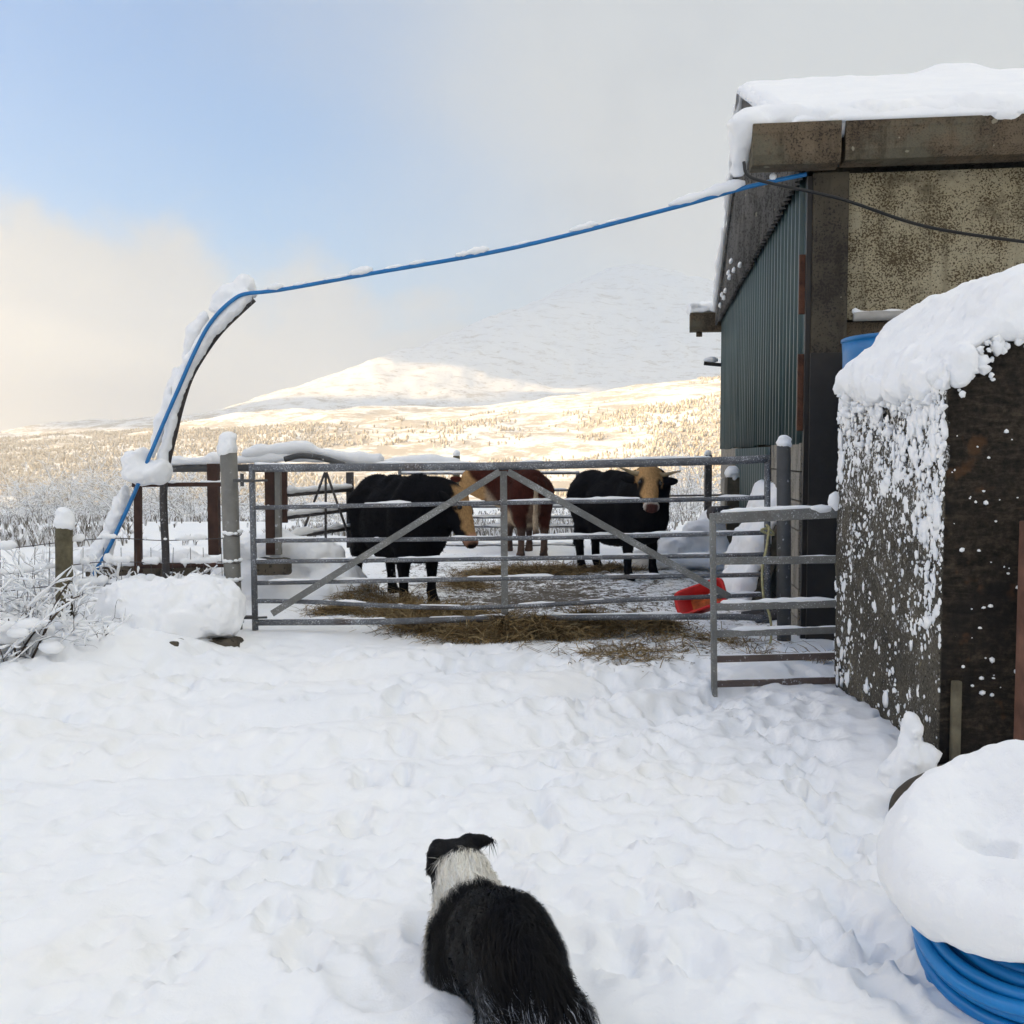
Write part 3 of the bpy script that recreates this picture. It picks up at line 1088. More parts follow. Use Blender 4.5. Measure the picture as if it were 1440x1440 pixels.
g = SDF((-0.12, -0.95, -0.15), (1.62, 0.92, 2.80), 0.02)
X, Y, Z = g.X, g.Y, g.Z
e = np.maximum(np.maximum(face_x(Y) - X, X - 1.5), np.maximum(-0.8 - Y, Y - 0.8))
e = np.maximum(e, (Z - wall_top(X)) * 0.8)
g.d = (e + np.zeros(g.n, np.float32)).astype(np.float32)
g.d = np.maximum(g.d, -0.2 - Z)
g.noise(0.010, 5.0, 11, 4)
g.noise(0.004, 26.0, 12, 2)
p_, q_ = g.arrays()
obj('wall', np_mesh('wall', p_, q_, concrete_wall_mat(), True), cwall)
# upright strip of render left standing at the front corner
mb = MB(); mb.box((0.035, -0.815, 0.27), (0.04, 0.03, 0.36))
mb.build('render_strip', plain_mat('old_render', (0.12, 0.105, 0.07), 0.9, 0, 0.6, 30, 0.45, 9), cwall, bevel=0.008)

# snow lying on its raked top
g = SDF((-0.16, -0.98, 1.50), (1.55, 0.95, 2.70), 0.0145)
X, Y, Z = g.X, g.Y, g.Z
base = 1.75 + 0.80 * np.clip(X, -0.1, 0.3) + 0.34 * np.clip(X - 0.3, 0, 1.2)
lip = 0.05 * fbm2(np.broadcast_to(Y, (1,) + tuple(g.n[1:2]) + (1,)).ravel() * 3.1, np.zeros(g.n[1]), 3, 401).reshape(1, -1, 1)
front_cut = -0.80 + 0.05 * fbm2(np.ravel(X) * 4.2, np.zeros(g.n[0]), 3, 402).reshape(-1, 1, 1)
edge = np.maximum(np.maximum(face_x(Y) - 0.025 - lip - X, X - 1.5), np.maximum(front_cut - 0.02 - Y, Y - 0.80))
th_ = 0.085 + 0.105 * np.exp(-((X - 0.50) / 0.33) ** 2)
e = np.maximum(np.abs(Z - base - th_ * 0.42) * 0.80 - th_ * 0.55, edge)
rnd = 0.07
o1 = np.maximum(np.abs(Z - base - th_ * 0.42) * 0.80 - th_ * 0.55 + rnd, 0); o2 = np.maximum(edge + rnd, 0)
e = np.sqrt(o1 ** 2 + o2 ** 2) + np.minimum(np.maximum(np.abs(Z - base - th_ * 0.42) * 0.80 - th_ * 0.55 + rnd, edge + rnd), 0) - rnd
g.d = (e + np.zeros(g.n, np.float32)).astype(np.float32)
for _ in range(34):                                   # clots that slump over the front edge
    t = rng.random()
    xx = 0.02 + 0.75 * t
    g.ellipsoid((xx, -0.80 + rng.uniform(-0.02, 0.02), wall_top(xx) - rng.uniform(-0.04, 0.04)), (rng.uniform(.03, .06), rng.uniform(.025, .045), rng.uniform(.025, .05)), k=0.03)
for _ in range(46):                                   # and over the yard-side edge
    yy = rng.uniform(-0.78, 0.72)
    g.ellipsoid((face_x(yy) - 0.01 + rng.uniform(-.01, .01), yy, 1.76 - abs(rng.normal(0, 0.04))), (rng.uniform(.015, .03), rng.uniform(.03, .07), rng.uniform(.02, .05)), k=0.03)
g.noise(0.022, 6.0, 13, 3)
g.noise(0.013, 21.0, 14, 3)
p_, q_ = g.arrays()
obj('snow_cap', np_mesh('snow_cap', p_, q_, SNOW, True), cwall)

# crumbs along the edges of the cap
mb = MB()
for _ in range(420):
    if rng.random() < 0.55:
        xx = rng.uniform(0.0, 0.95); c_ = (xx, -0.80 - rng.uniform(0.0, 0.03), wall_top(xx) - abs(rng.normal(0, 0.055)) + 0.02)
    else:
        yy = rng.uniform(-0.8, 0.75); c_ = (face_x(yy) - rng.uniform(0.0, 0.02), yy, 1.74 - abs(rng.normal(0, 0.09)))
    mb.blob(c_, 0.006 + 0.022 * rng.random() ** 2, rng.uniform(0, 99), 2, 0.6, (rng.uniform(.7, 1.3), rng.uniform(.7, 1.3), rng.uniform(.6, 1.2)))
mb.build('snow_crumb', SNOW, cwall, True, kind='stuff')

# blown snow stuck to the faces: clots and grains, thick near the top
mb = MB()
n_done = 0
tries = 0
while n_done < 3600 and tries < 90000:
    tries += 1
    yy = rng.uniform(-0.80, 0.80); zz = rng.uniform(0.12, 1.78)
    den = 0.12 + 0.48 * smoothstep(0.85, 1.72, zz) + 0.26 * smoothstep(-0.35, -0.72, yy) * smoothstep(0.45, 0.7, zz) + 0.15 * smoothstep(0.5, 0.8, yy)
    den = den * (0.35 + 1.6 * max(0, float(fbm2(np.array([yy * 4.5]), np.array([zz * 4.5]), 3, 411)[0]) + 0.28))
    if rng.random() > den:
        continue
    r_ = 0.004 + 0.012 * rng.random() ** 2.4
    if rng.random() < 0.055 * (0.3 + den):
        r_ = rng.uniform(0.018, 0.036)
    if r_ < 0.013:
        mb.blob((face_x(yy) - r_ * 0.15, yy, zz), r_, rng.uniform(0, 99), 1, 0.55, (0.45, rng.uniform(0.8, 1.4), rng.uniform(0.8, 1.5)))
    else:
        mb.blob((face_x(yy) - r_ * 0.1, yy, zz), r_, rng.uniform(0, 99), 2, 0.62, (0.32, rng.uniform(0.8, 1.4), rng.uniform(0.9, 1.7)))
    n_done += 1
for _ in range(130):
    xx = rng.uniform(0.0, 0.9); zz = rng.uniform(0.25, 1.7) + 0.6 * xx
    if zz > wall_top(xx) - 0.02:
        continue
    r_ = 0.003 + 0.011 * rng.random() ** 2.6
    mb.blob((xx, -0.80 - r_ * 0.1, zz), r_, rng.uniform(0, 99), 1, 0.35, (rng.uniform(0.9, 1.7), 0.7, 1))
mb.build('snow_fleck', SNOW, cwall, True, kind='stuff')

# snow heaped on the stub of drain at its foot
hs = empty('snow_heap', (1.685, 4.24, 0.0), 'pointed heap of snow stuck to the foot of the concrete wall above the drain', 'snow heap')
g = SDF((-0.3, -0.3, -0.1), (0.3, 0.3, 0.5), 0.012)
g.capsule((-0.02, 0.0, 0.05), (0.0, 0.06, 0.33), 0.115, 0.035, 0.04)
g.capsule((-0.07, -0.02, 0.05), (0.06, 0.02, 0.18), 0.09, 0.06, 0.04)
g.noise(0.03, 9.0, 21, 3); g.noise(0.010, 34.0, 22, 2)
p_, q_ = g.arrays()
obj('snow', np_mesh('snow', p_ * 0.85, q_, SNOW, True), hs)
mb = MB()
mb.tube(catmull([(1.84, 4.30, 0.055), (1.70, 4.13, 0.070), (1.60, 4.05, 0.062), (1.54, 4.01, 0.02), (1.53, 4.0, -0.08)], 6), 0.036, 12)
mb.build('drain_pipe', plain_mat('old_pipe', (0.06, 0.048, 0.035), 0.7, 0, 0.4, 40, 0.4, 9), None, True, label='short bent brown drain pipe poking out of the snow at the wall foot', category='pipe')
mb = MB(); mb.box((2.135, 4.19, 0.53), (0.08, 0.09, 1.2))
mb.build('steel_post', plain_mat('pinkish_rust', (0.17, 0.085, 0.06), 0.8, 0, 0.4, 50, 0.4, 8), None, bevel=0.006, label='short rusty pink upright in front of the dark wall, behind the blue coil', category='post')

# ------------------------------------------------------------------ blue tank behind the wall
bt = empty('blue_tank', (2.535, 6.62, 0.0), 'tall blue plastic tank half hidden behind the snow topped concrete wall', 'tank')
mb = MB()
mb.tube([(0, 0, -0.05), (0, 0, 0.5), (0, 0, 2.05), (0, 0, 2.12)], [0.36, 0.38, 0.40, 0.405], 40)
mb.build('body', M_BLUE, bt, True)
mb = MB(); mb.tube([(0, 0, 2.12), (0, 0, 2.13), (0, 0, 2.145), (0, 0, 2.15)], [0.405, 0.412, 0.412, 0.40], 40)
mb.build('rim', M_BLUE, bt, True)
# ------------------------------------------------------------------ gates, posts, rails
def galv_mat(name, col, frost, fs=38):
    m = bpy.data.materials.new(name)
    m.use_nodes = True
    N = NT(m.node_tree)
    bs = N.n['Principled BSDF']
    tc = N.new('ShaderNodeTexCoord').outputs['Object']
    big = N.noise(tc, 4.0, 5, 0.65)
    c = N.ramp(big, [(0.3, tuple(v * 0.7 for v in col)), (0.7, tuple(v * 1.3 for v in col))])
    fr = N.smooth(N.math('ADD', N.noise(tc, fs, 5, 0.7), N.math('MULTIPLY', N.math('SUBTRACT', big, 0.5), 0.3)), 0.56 - frost * 0.1, 0.66 - frost * 0.1)
    c = N.mix(N.math('MULTIPLY', N.smooth(N.noise(tc, 2.3, 6, 0.7), 0.56, 0.70), 0.6), c, (0.075, 0.045, 0.030))
    N.put(bs, 'Base Color', N.mix(N.math('MULTIPLY', fr, 0.75), c, (0.72, 0.74, 0.77)))
    N.put(bs, 'Roughness', 0.6)
    N.put(bs, 'Metallic', 0.25)
    N.put(bs, 'Normal', N.bump(N.noise(tc, fs * 2, 3, 0.6), 0.4, 0.006))
    return m


M_GALV = galv_mat('frosted_galvanised_steel', (0.12, 0.125, 0.135), 0.1, 120)
M_GALV2 = galv_mat('old_galvanised_steel', (0.18, 0.18, 0.17), -0.1, 120)
M_POSTSTEEL = galv_mat('grey_post', (0.18, 0.175, 0.16), -0.6, 20)
M_DARKPOST = galv_mat('dark_post', (0.075, 0.075, 0.075), -0.5, 20)
M_BARDARK = galv_mat('dark_bar', (0.055, 0.05, 0.05), -0.45, 40)


def snow_cap(parent, c, r, h, seed, name='snow_cap'):
    g = SDF((-r * 1.7, -r * 1.7, -0.04), (r * 1.7, r * 1.7, h * 1.5), max(0.008, r / 10))
    g.capsule((0, 0, r * 0.55), (0.05 * r, 0, h - r * 0.75), r, r * 0.85, 0.02)
    g.noise(r * 0.16, 1.1 / r, seed, 3)
    p, q = g.arrays()
    o = obj(name, np_mesh(name, p, q, SNOW, True), parent)
    o.location = c
    return o


def gate_y(px):
    return 7.45 + (7.32 - 7.45) * (px - 352) / 728


# ---- the wide field gate
L0 = at(352, 880, gate_y(352))
gate = empty('field_gate', (L0.x, L0.y, 0.06), 'wide galvanised seven rail field gate with diagonal braces, shutting in the three cattle', 'gate')
GO = Vector(gate.location)


def G(px, py):
    return at(px, py, gate_y(px)) - GO


rails = [(0.030, ((358, 658.5), (540, 657), (720, 655.2), (1000, 648.5), (1079, 645))),
         (0.0165, ((358, 714), (720, 707), (1000, 702), (1079, 699.5))),
         (0.0165, ((358, 760.5), (720, 757), (1000, 751), (1079, 749))),
         (0.0165, ((358, 790), (720, 785.5), (1000, 781.5), (1079, 779.5))),
         (0.0165, ((358, 820), (720, 813.5), (1000, 809.5), (1079, 807.5))),
         (0.0165, ((358, 845), (440, 846.5), (600, 854), (720, 853), (860, 845), (1000, 839), (1079, 836))),
         (0.023, ((358, 875.5), (540, 874), (720, 869.5), (1000, 867), (1079, 870)))]
for i, (r_, pts) in enumerate(rails):
    P = catmull([G(*p) for p in pts], 5)
    mb = MB(); mb.tube(P, r_, 10)
    rail = mb.build('rail', M_GALV, gate, True)
    sb = MB(); snow_strip(sb, [p + Vector((0, 0, r_ * 0.95)) for p in P], 0.0065, 0.8, 20 + i, n=6, step=0.010, cut=0.75)
    sb.build('rail_snow', SNOW, rail, True, kind='stuff')
for px, y0, y1 in ((355, 652, 886), (1079, 640, 876)):
    mb = MB(); mb.tube([G(px, y1) if px > 500 else G(px + 4, y1), G(px - (1 if px < 500 else 0), y0)], 0.023, 10)
    mb.build('stile', M_GALV, gate, True)
mb = MB(); mb.beam(G(708, 662), G(710, 866), 0.05, 0.018, (0, 1, 0))
mb.build('centre_upright', M_GALV2, gate, bevel=0.003)
off = Vector((0, -0.03, 0))
mb = MB(); mb.beam(G(703, 663) + off, G(384, 862) + off, 0.016, 0.048)
mb.build('brace', M_GALV2, gate, bevel=0.003)
mb = MB(); mb.beam(G(714, 663) + off, G(1024, 838) + off, 0.016, 0.048)
mb.build('brace', M_GALV2, gate, bevel=0.003)
for py in (676, 868):
    a = G(352, py)
    mb = MB(); mb.beam(a + Vector((0.03, 0, 0)), a + Vector((-0.12, 0, 0)), 0.05, 0.022); mb.tube([a + Vector((-0.06, 0, -0.04)), a + Vector((-0.06, 0, 0.05))], 0.014, 8); mb.tube([a + Vector((0.03, -.03, 0)), a + Vector((0.13, -0.03, 0.004))], 0.009, 8)
    mb.build('hinge', M_DARKPOST, gate, bevel=0.002)

# ---- gate posts
lp = at(325, 890, 7.52)
post = empty('gate_post', (lp.x, lp.y, 0.0), 'thick round grey gate post wearing a tall plug of snow, at the field gate hinges', 'post')
mb = MB()
tp = at(321.5, 637, 7.52)
mb.tube([(0.028, 0, -0.1), (0.02, 0, 0.3), (tp.x - lp.x, 0, tp.z)], [0.060, 0.060, 0.062], 20)
mb.build('shaft', M_POSTSTEEL, post, True)
snow_cap(post, (tp.x - lp.x - 0.006, 0, tp.z - 0.005), 0.078, 0.165, 31)
wr = MB()
for zz in (1.4 - (752 - 640) / 1444 * 7.5, 1.4 - (790 - 640) / 1444 * 7.5, 1.4 - (817 - 640) / 1444 * 7.5):
    ring = [(0.02 + 0.064 * math.cos(a), 0.064 * math.sin(a), zz + 0.01 * math.sin(a * 2)) for a in np.linspace(0, 2 * math.pi, 20)]
    wr.tube(ring, 0.004, 6)
wr.build('wire_wrap', M_BARDARK, post, True, kind='stuff')
sb = MB()
for k_, zz in enumerate((0.83, 0.63, 0.48)):
    for a in np.linspace(3.4, 6.0, 5):
        sb.blob((0.02 + 0.062 * math.cos(a), 0.062 * math.sin(a), zz + rng.uniform(-.01, .015)), rng.uniform(0.012, 0.024), a + k_, 2, 0.35, (1.3, 0.8, 0.7))
sb.build('snow_clot', SNOW, post, True, kind='stuff')
rp = at(1103, 907, 7.28)
post2 = empty('gate_post', (rp.x, rp.y, 0.0), 'round dark steel post with a small snow cap before the dark sheet on the barn corner', 'post')
tp = at(1102, 627, 7.28)
mb = MB(); mb.tube([(0, 0, -0.1), (tp.x - rp.x, 0, tp.z)], 0.049, 18)
mb.build('shaft', M_DARKPOST, post2, True)
snow_cap(post2, (tp.x - rp.x, 0, tp.z - 0.01), 0.055, 0.09, 32)
mb = MB()
pts = catmull([at(1082, 740, 7.18), at(1078, 770, 7.16), at(1072, 800, 7.17), at(1074, 840, 7.15), at(1083, 868, 7.14), at(1084, 900, 7.13), at(1074, 918, 7.1)], 6)
mb.tube(pts, 0.009, 6)
mb.tube(catmull([at(1082, 742, 7.2), at(1070, 746, 7.17), at(1088, 752, 7.2), at(1078, 738, 7.18)], 5), 0.009, 6)
mb.build('rope', plain_mat('straw_rope', (0.42, 0.38, 0.20), 0.9, 0, 0.4, 80, 0.25, 40), None, True, label='frayed yellow baler twine hanging from the latch end of the field gate', category='rope')

# ---- the small gate against the concrete wall
s0 = at(1004, 980, 5.92)
sg = empty('small_gate', (s0.x, s0.y, 0.02), 'narrow six rail metal gate standing open between its upright and the concrete wall', 'gate')
SO = Vector(sg.location)


def S(px, py):
    return at(px, py, 5.92 - 0.03 * (px - 1003) / 175) - SO


for i, (ya, yb, r_) in enumerate(((729, 720, 0.034), (789, 786.5, 0.023), (853.5, 848.5, 0.023), (891.5, 885.5, 0.021), (927, 922, 0.021), (962, 956.5, 0.021))):
    a, b = S(1006, ya), S(1183, yb)
    mb = MB(); mb.beam(a, b, r_ * 1.2, r_ * 1.9)
    rail = mb.build('rail', M_GALV2 if i < 4 else galv_mat('rusting_rail', (0.10, 0.075, 0.065), -0.3), sg, bevel=0.008)
    sb = MB(); snow_strip(sb, [a + Vector((0.03, 0, r_ * 0.95)), b + Vector((-0.02, 0, r_ * 0.95))], (0.009, 0.006, 0.008, 0.008, 0.004, 0.003)[i], 0.7, 50 + i, n=7, step=0.015, cut=0.45)
    sb.build('rail_snow', SNOW, rail, True, kind='stuff')
mb = MB(); mb.beam(S(1004.5, 984), S(1002, 722), 0.034, 0.034, (0, 1, 0))
mb.build('stile', M_GALV2, sg, bevel=0.006)
sb = MB(); sb.blob(S(1155, 716), 0.045, 4, 2, 0.3, (1.5, 0.8, 0.6)); sb.blob(S(1175, 706), 0.04, 9, 2, 0.3, (0.9, 0.8, 1.6))
sb.build('snow_clot', SNOW, sg, True, kind='stuff')

# ---- arched pole carrying the blue pipe over the gateway
pole_px = [(233, 835), (233, 780), (231, 737), (230, 690), (235, 650), (245, 607), (253, 573), (267, 530), (287, 495), (309, 465), (333, 441), (356, 420)]
pp = catmull([at(x, y, 8.25) for x, y in pole_px], 5)
ap = empty('arched_pole', (pp[0].x, pp[0].y, 0.0), 'tall dark steel pole bent over in an arch, snow plastered along its top', 'pole')
AO = Vector(ap.location)
mb = MB(); mb.tube([p - AO for p in pp], 0.032, 10)
mb.build('shaft', M_BARDARK, ap, True)
sp_ = [(230, 672), (238, 632), (247, 592), (257, 552), (273, 512), (292, 483), (312, 457), (333, 436), (350, 420)]
g = SDF((-0.45, -0.25, 0.35), (0.95, 0.25, 3.0), 0.014)
P = [at(x - 6, y - 3, 8.2) - AO for x, y in sp_]
for i, (a, b) in enumerate(zip(P[:-1], P[1:])):
    ra_, rb_ = [0.045, 0.045, 0.035, 0.045, 0.055, 0.055, 0.055, 0.06, 0.05][i], [0.045, 0.035, 0.045, 0.055, 0.055, 0.055, 0.06, 0.05, 0.05][i]
    g.capsule(a, b, ra_, rb_, 0.02)
for x, y, x2, y2, ra_, rb_ in ((214, 640, 228, 590, .030, .055), (228, 590, 240, 545, .050, .030), (247, 535, 249, 522, .035, .030), (262, 502, 270, 470, .038, .055), (274, 468, 286, 446, .050, .042), (304, 432, 318, 414, .055, .070), (320, 414, 344, 400, .070, .062), (344, 400, 356, 414, .060, .040)):
    g.capsule(at(x, y, 8.28) - AO, at(x2, y2, 8.28) - AO, ra_, rb_, 0.05)
g.noise(0.014, 12.0, 41, 3); g.noise(0.005, 40.0, 42, 2)
p_, q_ = g.arrays()
obj('snow', np_mesh('snow', p_, q_, SNOW, True), ap)

bp_px = [(128, 815, 8.05), (143, 788, 8.05), (157, 763, 8.06), (187, 698, 8.08), (208, 647, 8.1), (235, 583, 8.13), (253, 542, 8.13), (270, 503, 8.13), (290, 463, 8.13), (310, 437, 8.13), (333, 418, 8.13), (350, 412.5, 8.13), (372, 410.5, 8.12), (410, 405, 8.1), (520, 385, 8.0), (720, 349, 7.8), (940, 294, 7.5), (1040, 266, 7.38), (1090, 254, 7.32), (1134, 245, 7.30)]
bpp = catmull([at(*p) for p in bp_px], 6)
pipe = empty('blue_pipe', bpp[0], 'blue water pipe slung from the arched pole across the gateway to the barn corner', 'pipe')
PO = Vector(pipe.location)
mb = MB(); mb.tube([p - PO for p in bpp], 0.0155, 10)
mb.build('tube', M_BLUE, pipe, True)
sb = MB()
def on_pipe(px):
    for a, b in zip(bp_px[12:-1], bp_px[13:]):
        if a[0] <= px <= b[0]:
            t = (px - a[0]) / (b[0] - a[0])
            return at(px, a[1] + (b[1] - a[1]) * t, a[2] + (b[2] - a[2]) * t) - PO
for x0, x1, r_ in ((362, 398, .026), (412, 432, .014), (455, 492, .014), (492, 524, .032), (540, 566, .012), (575, 600, .014), (640, 662, .018), (655, 688, .026), (720, 745, .010), (800, 842, .020), (820, 838, .024), (852, 874, .010), (940, 1000, .030), (985, 1048, .040), (1082, 1092, 0.026)):
    n = 9
    pts = []
    for i in range(n):
        px = x0 + (x1 - x0) * i / (n - 1)
        q = on_pipe(px)
        if q is not None:
            pts.append(q + Vector((0, 0, 0.012 + r_ * 0.6)))
    rr_ = [r_ * (0.3 + 0.85 * math.sin(math.pi * i / (len(pts) - 1)) ** 0.6) * rng.uniform(0.85, 1.15) for i in range(len(pts))]
    sb.tube(pts, rr_, 8)
sb.build('snow', SNOW, pipe, True, kind='stuff')

# ---- blobs of snow where pipe, pole and pen frame meet, and along the pipe's foot
g = SDF((-0.75, -0.35, -1.05), (0.5, 0.35, 0.35), 0.016)
FO = at(215, 668, 8.15)
for x, y, rx, rz in ((212, 668, .16, .09), (230, 664, .10, .10), (198, 660, .09, .10), (190, 650, .06, .07), (205, 642, .05, .07), (200, 672, .09, .05), (180, 700, .035, .09), (172, 722, .04, .09), (163, 742, .045, .09), (155, 764, .05, .09), (146, 780, .06, .09), (136, 790, .08, .08), (120, 795, .12, .06)):
    g.ellipsoid(at(x - 5, y - 3, 8.14) - FO, (rx, 0.10, rz), k=0.06)
g.noise(0.025, 9.0, 51, 3); g.noise(0.007, 34, 52, 2)
p_, q_ = g.arrays()
o = obj('snow_clump', np_mesh('snow_clump', p_, q_, SNOW, True), None, label='lumpy snow bridging the blue pipe, the arched pole foot and the rusty pen frame', category='snow')
o.location = FO

# ---- rusty pen frame on the left
pf = empty('pen_frame', at(232, 830, 8.6) * 1.0, 'rusty brown pen frame of uprights and rails behind the grey gate post', 'pen frame')
pf.location.z = 0
FO = Vector(pf.location)


def frame_part(name, kind, a, b, w, h, mat, dep=8.6, up=(0, 1, 0)):
    mb = MB()
    A, B = at(a[0], a[1], dep) - FO, at(b[0], b[1], dep) - FO
    if kind == 'beam':
        mb.beam(A, B, w, h, up)
        return mb.build(name, mat, pf, bevel=0.004)
    mb.tube([A, B], w, 10)
    return mb.build(name, mat, pf, True)


frame_part('upright', 'beam', (195, 845), (194, 681), 0.055, 0.055, M_RUSTBROWN, 8.5)
frame_part('upright', 'beam', (302, 780), (300, 652), 0.09, 0.09, M_RUSTBROWN, 8.9)
frame_part('upright', 'beam', (382, 780), (380, 662), 0.085, 0.09, M_RUSTBROWN, 9.2)
frame_part('upright', 'beam', (392, 780), (391, 650), 0.05, 0.07, M_POSTSTEEL, 9.15)
r1 = frame_part('rail', 'beam', (186, 682), (322, 681), 0.03, 0.035, M_RUSTBROWN, 8.45, (0, 0, 1))
r2 = frame_part('rail', 'tube', (196, 796), (322, 794), 0.022, 0.022, M_RUSTBROWN, 8.45)
r3 = frame_part('rail', 'tube', (236, 659), (660, 655), 0.034, 0.034, M_DARKPOST, 9.1)
mb = MB(); mb.tube([p - FO for p in catmull([at(400, 646, 9.0), at(422, 641, 9.0), at(452, 644, 9.0), at(484, 654, 9.0)], 6)], 0.025, 8)
r4 = mb.build('curved_rail', M_DARKPOST, pf, True)
sb = MB()
snow_strip(sb, [at(238, 648, 9.1) - FO, at(330, 646, 9.1) - FO, at(400, 642, 9.1) - FO, at(480, 644, 9.1) - FO, at(560, 650, 9.1) - FO, at(650, 651, 9.1) - FO], 0.048, 0.30, 61, n=10, step=0.03)
snow_strip(sb, [at(340, 638, 9.08) - FO, at(380, 632, 9.08) - FO, at(430, 630, 9.08) - FO, at(480, 642, 9.08) - FO, at(540, 648, 9.08) - FO], 0.042, 0.25, 62, n=10, step=0.03)
sb.build('snow', SNOW, r3, True, kind='stuff')
sb = MB(); snow_strip(sb, [at(200, 679, 8.45) - FO, at(320, 677.5, 8.45) - FO], 0.014, 0.6, 63, cut=0.6, step=0.015)
sb.build('snow', SNOW, r1, True, kind='stuff')
sb = MB(); snow_strip(sb, [at(200, 790, 8.45) - FO, at(322, 788, 8.45) - FO], 0.026, 0.7, 64, cut=0.6, step=0.015, freq=9.0)
sb.build('snow', SNOW, r2, True, kind='stuff')

# ---- dark barred hurdle hung slantwise at the back of the pen
hd = empty('hurdle', Vector((at(440, 760, 9.9).x, 9.9, 0)), 'dark barred hurdle with an inverted V brace, hung aslant beside the left black cow', 'hurdle')
HO = Vector(hd.location)


def H(px, py, dep=9.9):
    return at(px, py, dep) - HO


mb = MB(); mb.beam(H(399, 662, 9.6), H(400, 735, 9.6), 0.06, 0.05, (0, 1, 0)); mb.build('stile', M_RUSTBROWN, hd, bevel=0.003)
for a, b in (((400, 696), (496, 688)), ((400, 728), (496, 716)), ((400, 757), (496, 742))):
    A, B = H(*a, 9.6), H(*b, 10.2)
    mb = MB(); mb.tube([A, B], 0.022, 8); bar = mb.build('bar', M_BARDARK, hd, True)
    sb = MB(); snow_strip(sb, [A + Vector((0, 0, 0.035)), B + Vector((0, 0, 0.035))], 0.03, 0.45, a[1], step=0.02, cut=0.3); sb.build('snow', SNOW, bar, True, kind='stuff')
for a, b in (((457, 664), (428, 743)), ((458, 664), (458, 770)), ((459, 664), (492, 758))):
    mb = MB(); mb.tube([H(*a, 9.86), H(*b, 9.86)], 0.012, 8); mb.build('brace', M_BARDARK, hd, True)
mb = MB(); mb.beam(H(492, 664, 10.2), H(493, 770, 10.2), 0.07, 0.06, (0, 1, 0)); mb.build('stile', M_BARDARK, hd, bevel=0.003)

# ---- back hurdle behind the cattle and the posts beyond
bh = empty('back_rail', Vector((at(700, 770, 15.2).x, 15.2, 0)), 'long grey rail fence closing the far end of the pen behind the brown cow', 'fence')
BO = Vector(bh.location)
for py in (666, 690, 713, 728, 741, 767):
    A, B = at(560, py, 15.2) - BO, at(815, py - 0.5, 15.1) - BO
    mb = MB(); mb.tube([A, B], 0.017, 8); rail = mb.build('rail', M_GALV, bh, True)
    sb = MB(); snow_strip(sb, [A + Vector((0, 0, 0.02)), B + Vector((0, 0, 0.02))], 0.016, 0.5, py, step=0.03, cut=0.5, n=6); sb.build('snow', SNOW, rail, True, kind='stuff')
for px in (562, 812):
    mb = MB(); mb.tube([at(px, 662, 15.15) - BO, at(px, 785, 15.15) - BO], 0.025, 8); mb.build('upright', M_GALV, bh, True)
A, B = at(932, 697.5, 14.5) - BO, at(1030, 696, 13.8) - BO
mb = MB(); mb.tube([A, B], 0.014, 8); mb.build('rail', M_BARDARK, bh, True)


def stake(px, ytop, ybot, dep, w, mat, label, cap, seed, round_=True):
    b = at(px, ybot, dep)
    o = empty('fence_post', (b.x, b.y, 0), label, 'post')
    t = at(px, ytop, dep)
    z0 = min(ground_z(b.x, b.y), b.z) - 0.15
    mb = MB()
    if round_:
        mb.tube([(0, 0, z0), (t.x - b.x, 0, t.z)], w / 2, 12)
    else:
        mb.box(((t.x - b.x) / 2, 0, (z0 + t.z) / 2), (w, w, t.z - z0))
    mb.build('shaft', mat, o, round_)
    snow_cap(o, (t.x - b.x, 0, t.z - 0.01), w * 0.60, cap, seed)
    return o


M_STAKE = plain_mat('weathered_stake', (0.115, 0.10, 0.06), 0.9, 0, 0.7, 22, 0.5, 12)
stake(90, 740, 892, 7.1, 0.115, M_STAKE, 'mossy wooden fence stake under a round ball of snow, in the brambles', 0.135, 71)
stake(642, 641, 770, 16.0, 0.105, M_STAKE, 'wooden stake showing just above the field gate top rail, beyond the brown cow', 0.075, 72)
stake(995.5, 640, 745, 13.2, 0.085, M_BARDARK, 'thin dark post standing beside the far corner of the barn', 0.07, 73, False)
stake(1030, 671, 790, 12.0, 0.16, M_OLDWOOD, 'stout black timber stump at the barn gable, snow on top', 0.09, 74, False)

# ---- wire stock fence on the left
wf = empty('wire_fence', (-3.1, 7.2, 0), 'sagging wire stock fence loaded with snow, running left from the gate post', 'fence')
WO = Vector(wf.location)
lines = [((-140, 775), (-60, 769), (0, 772), (83, 763), (160, 757), (230, 760), (317, 757)), ((-140, 800), (-60, 803), (0, 808), (82, 797), (153, 790), (240, 792), (317, 790)),
         ((-140, 835), (-60, 834), (0, 832), (80, 824), (200, 820), (320, 818)), ((-140, 862), (0, 858), (80, 850), (200, 846), (320, 842)), ((-140, 893), (0, 886), (82, 876), (180, 868), (320, 866))]
for i, ln in enumerate(lines):
    P = catmull([at(x, y, 6.95 + 0.55 * (x / 320) if x > 0 else 6.95 + 0.2 * x / 140) - WO for x, y in ln], 8)
    mb = MB(); mb.tube(P, 0.0035, 6); w = mb.build('wire', M_BARDARK, wf, True)
    sb = MB(); snow_strip(sb, [p + Vector((0, 0, 0.012)) for p in P], (0.014, 0.016, 0.020, 0.018, 0.016)[i], 0.75, 80 + i, n=7, step=0.010, cut=0.7, freq=11.0); sb.build('snow', SNOW, w, True, kind='stuff')
mb = MB()
for x in np.arange(-120, 318, 24):
    j = rng.uniform(-4, 4)
    dep = 6.95 + 0.55 * max(0, x) / 320
    mb.tube([at(x + j, 770, dep) - WO, at(x + j + rng.uniform(-5, 5), 872, dep) - WO], 0.0022, 5)
mb.build('stay_wire', M_BARDARK, wf, True, kind='stuff')

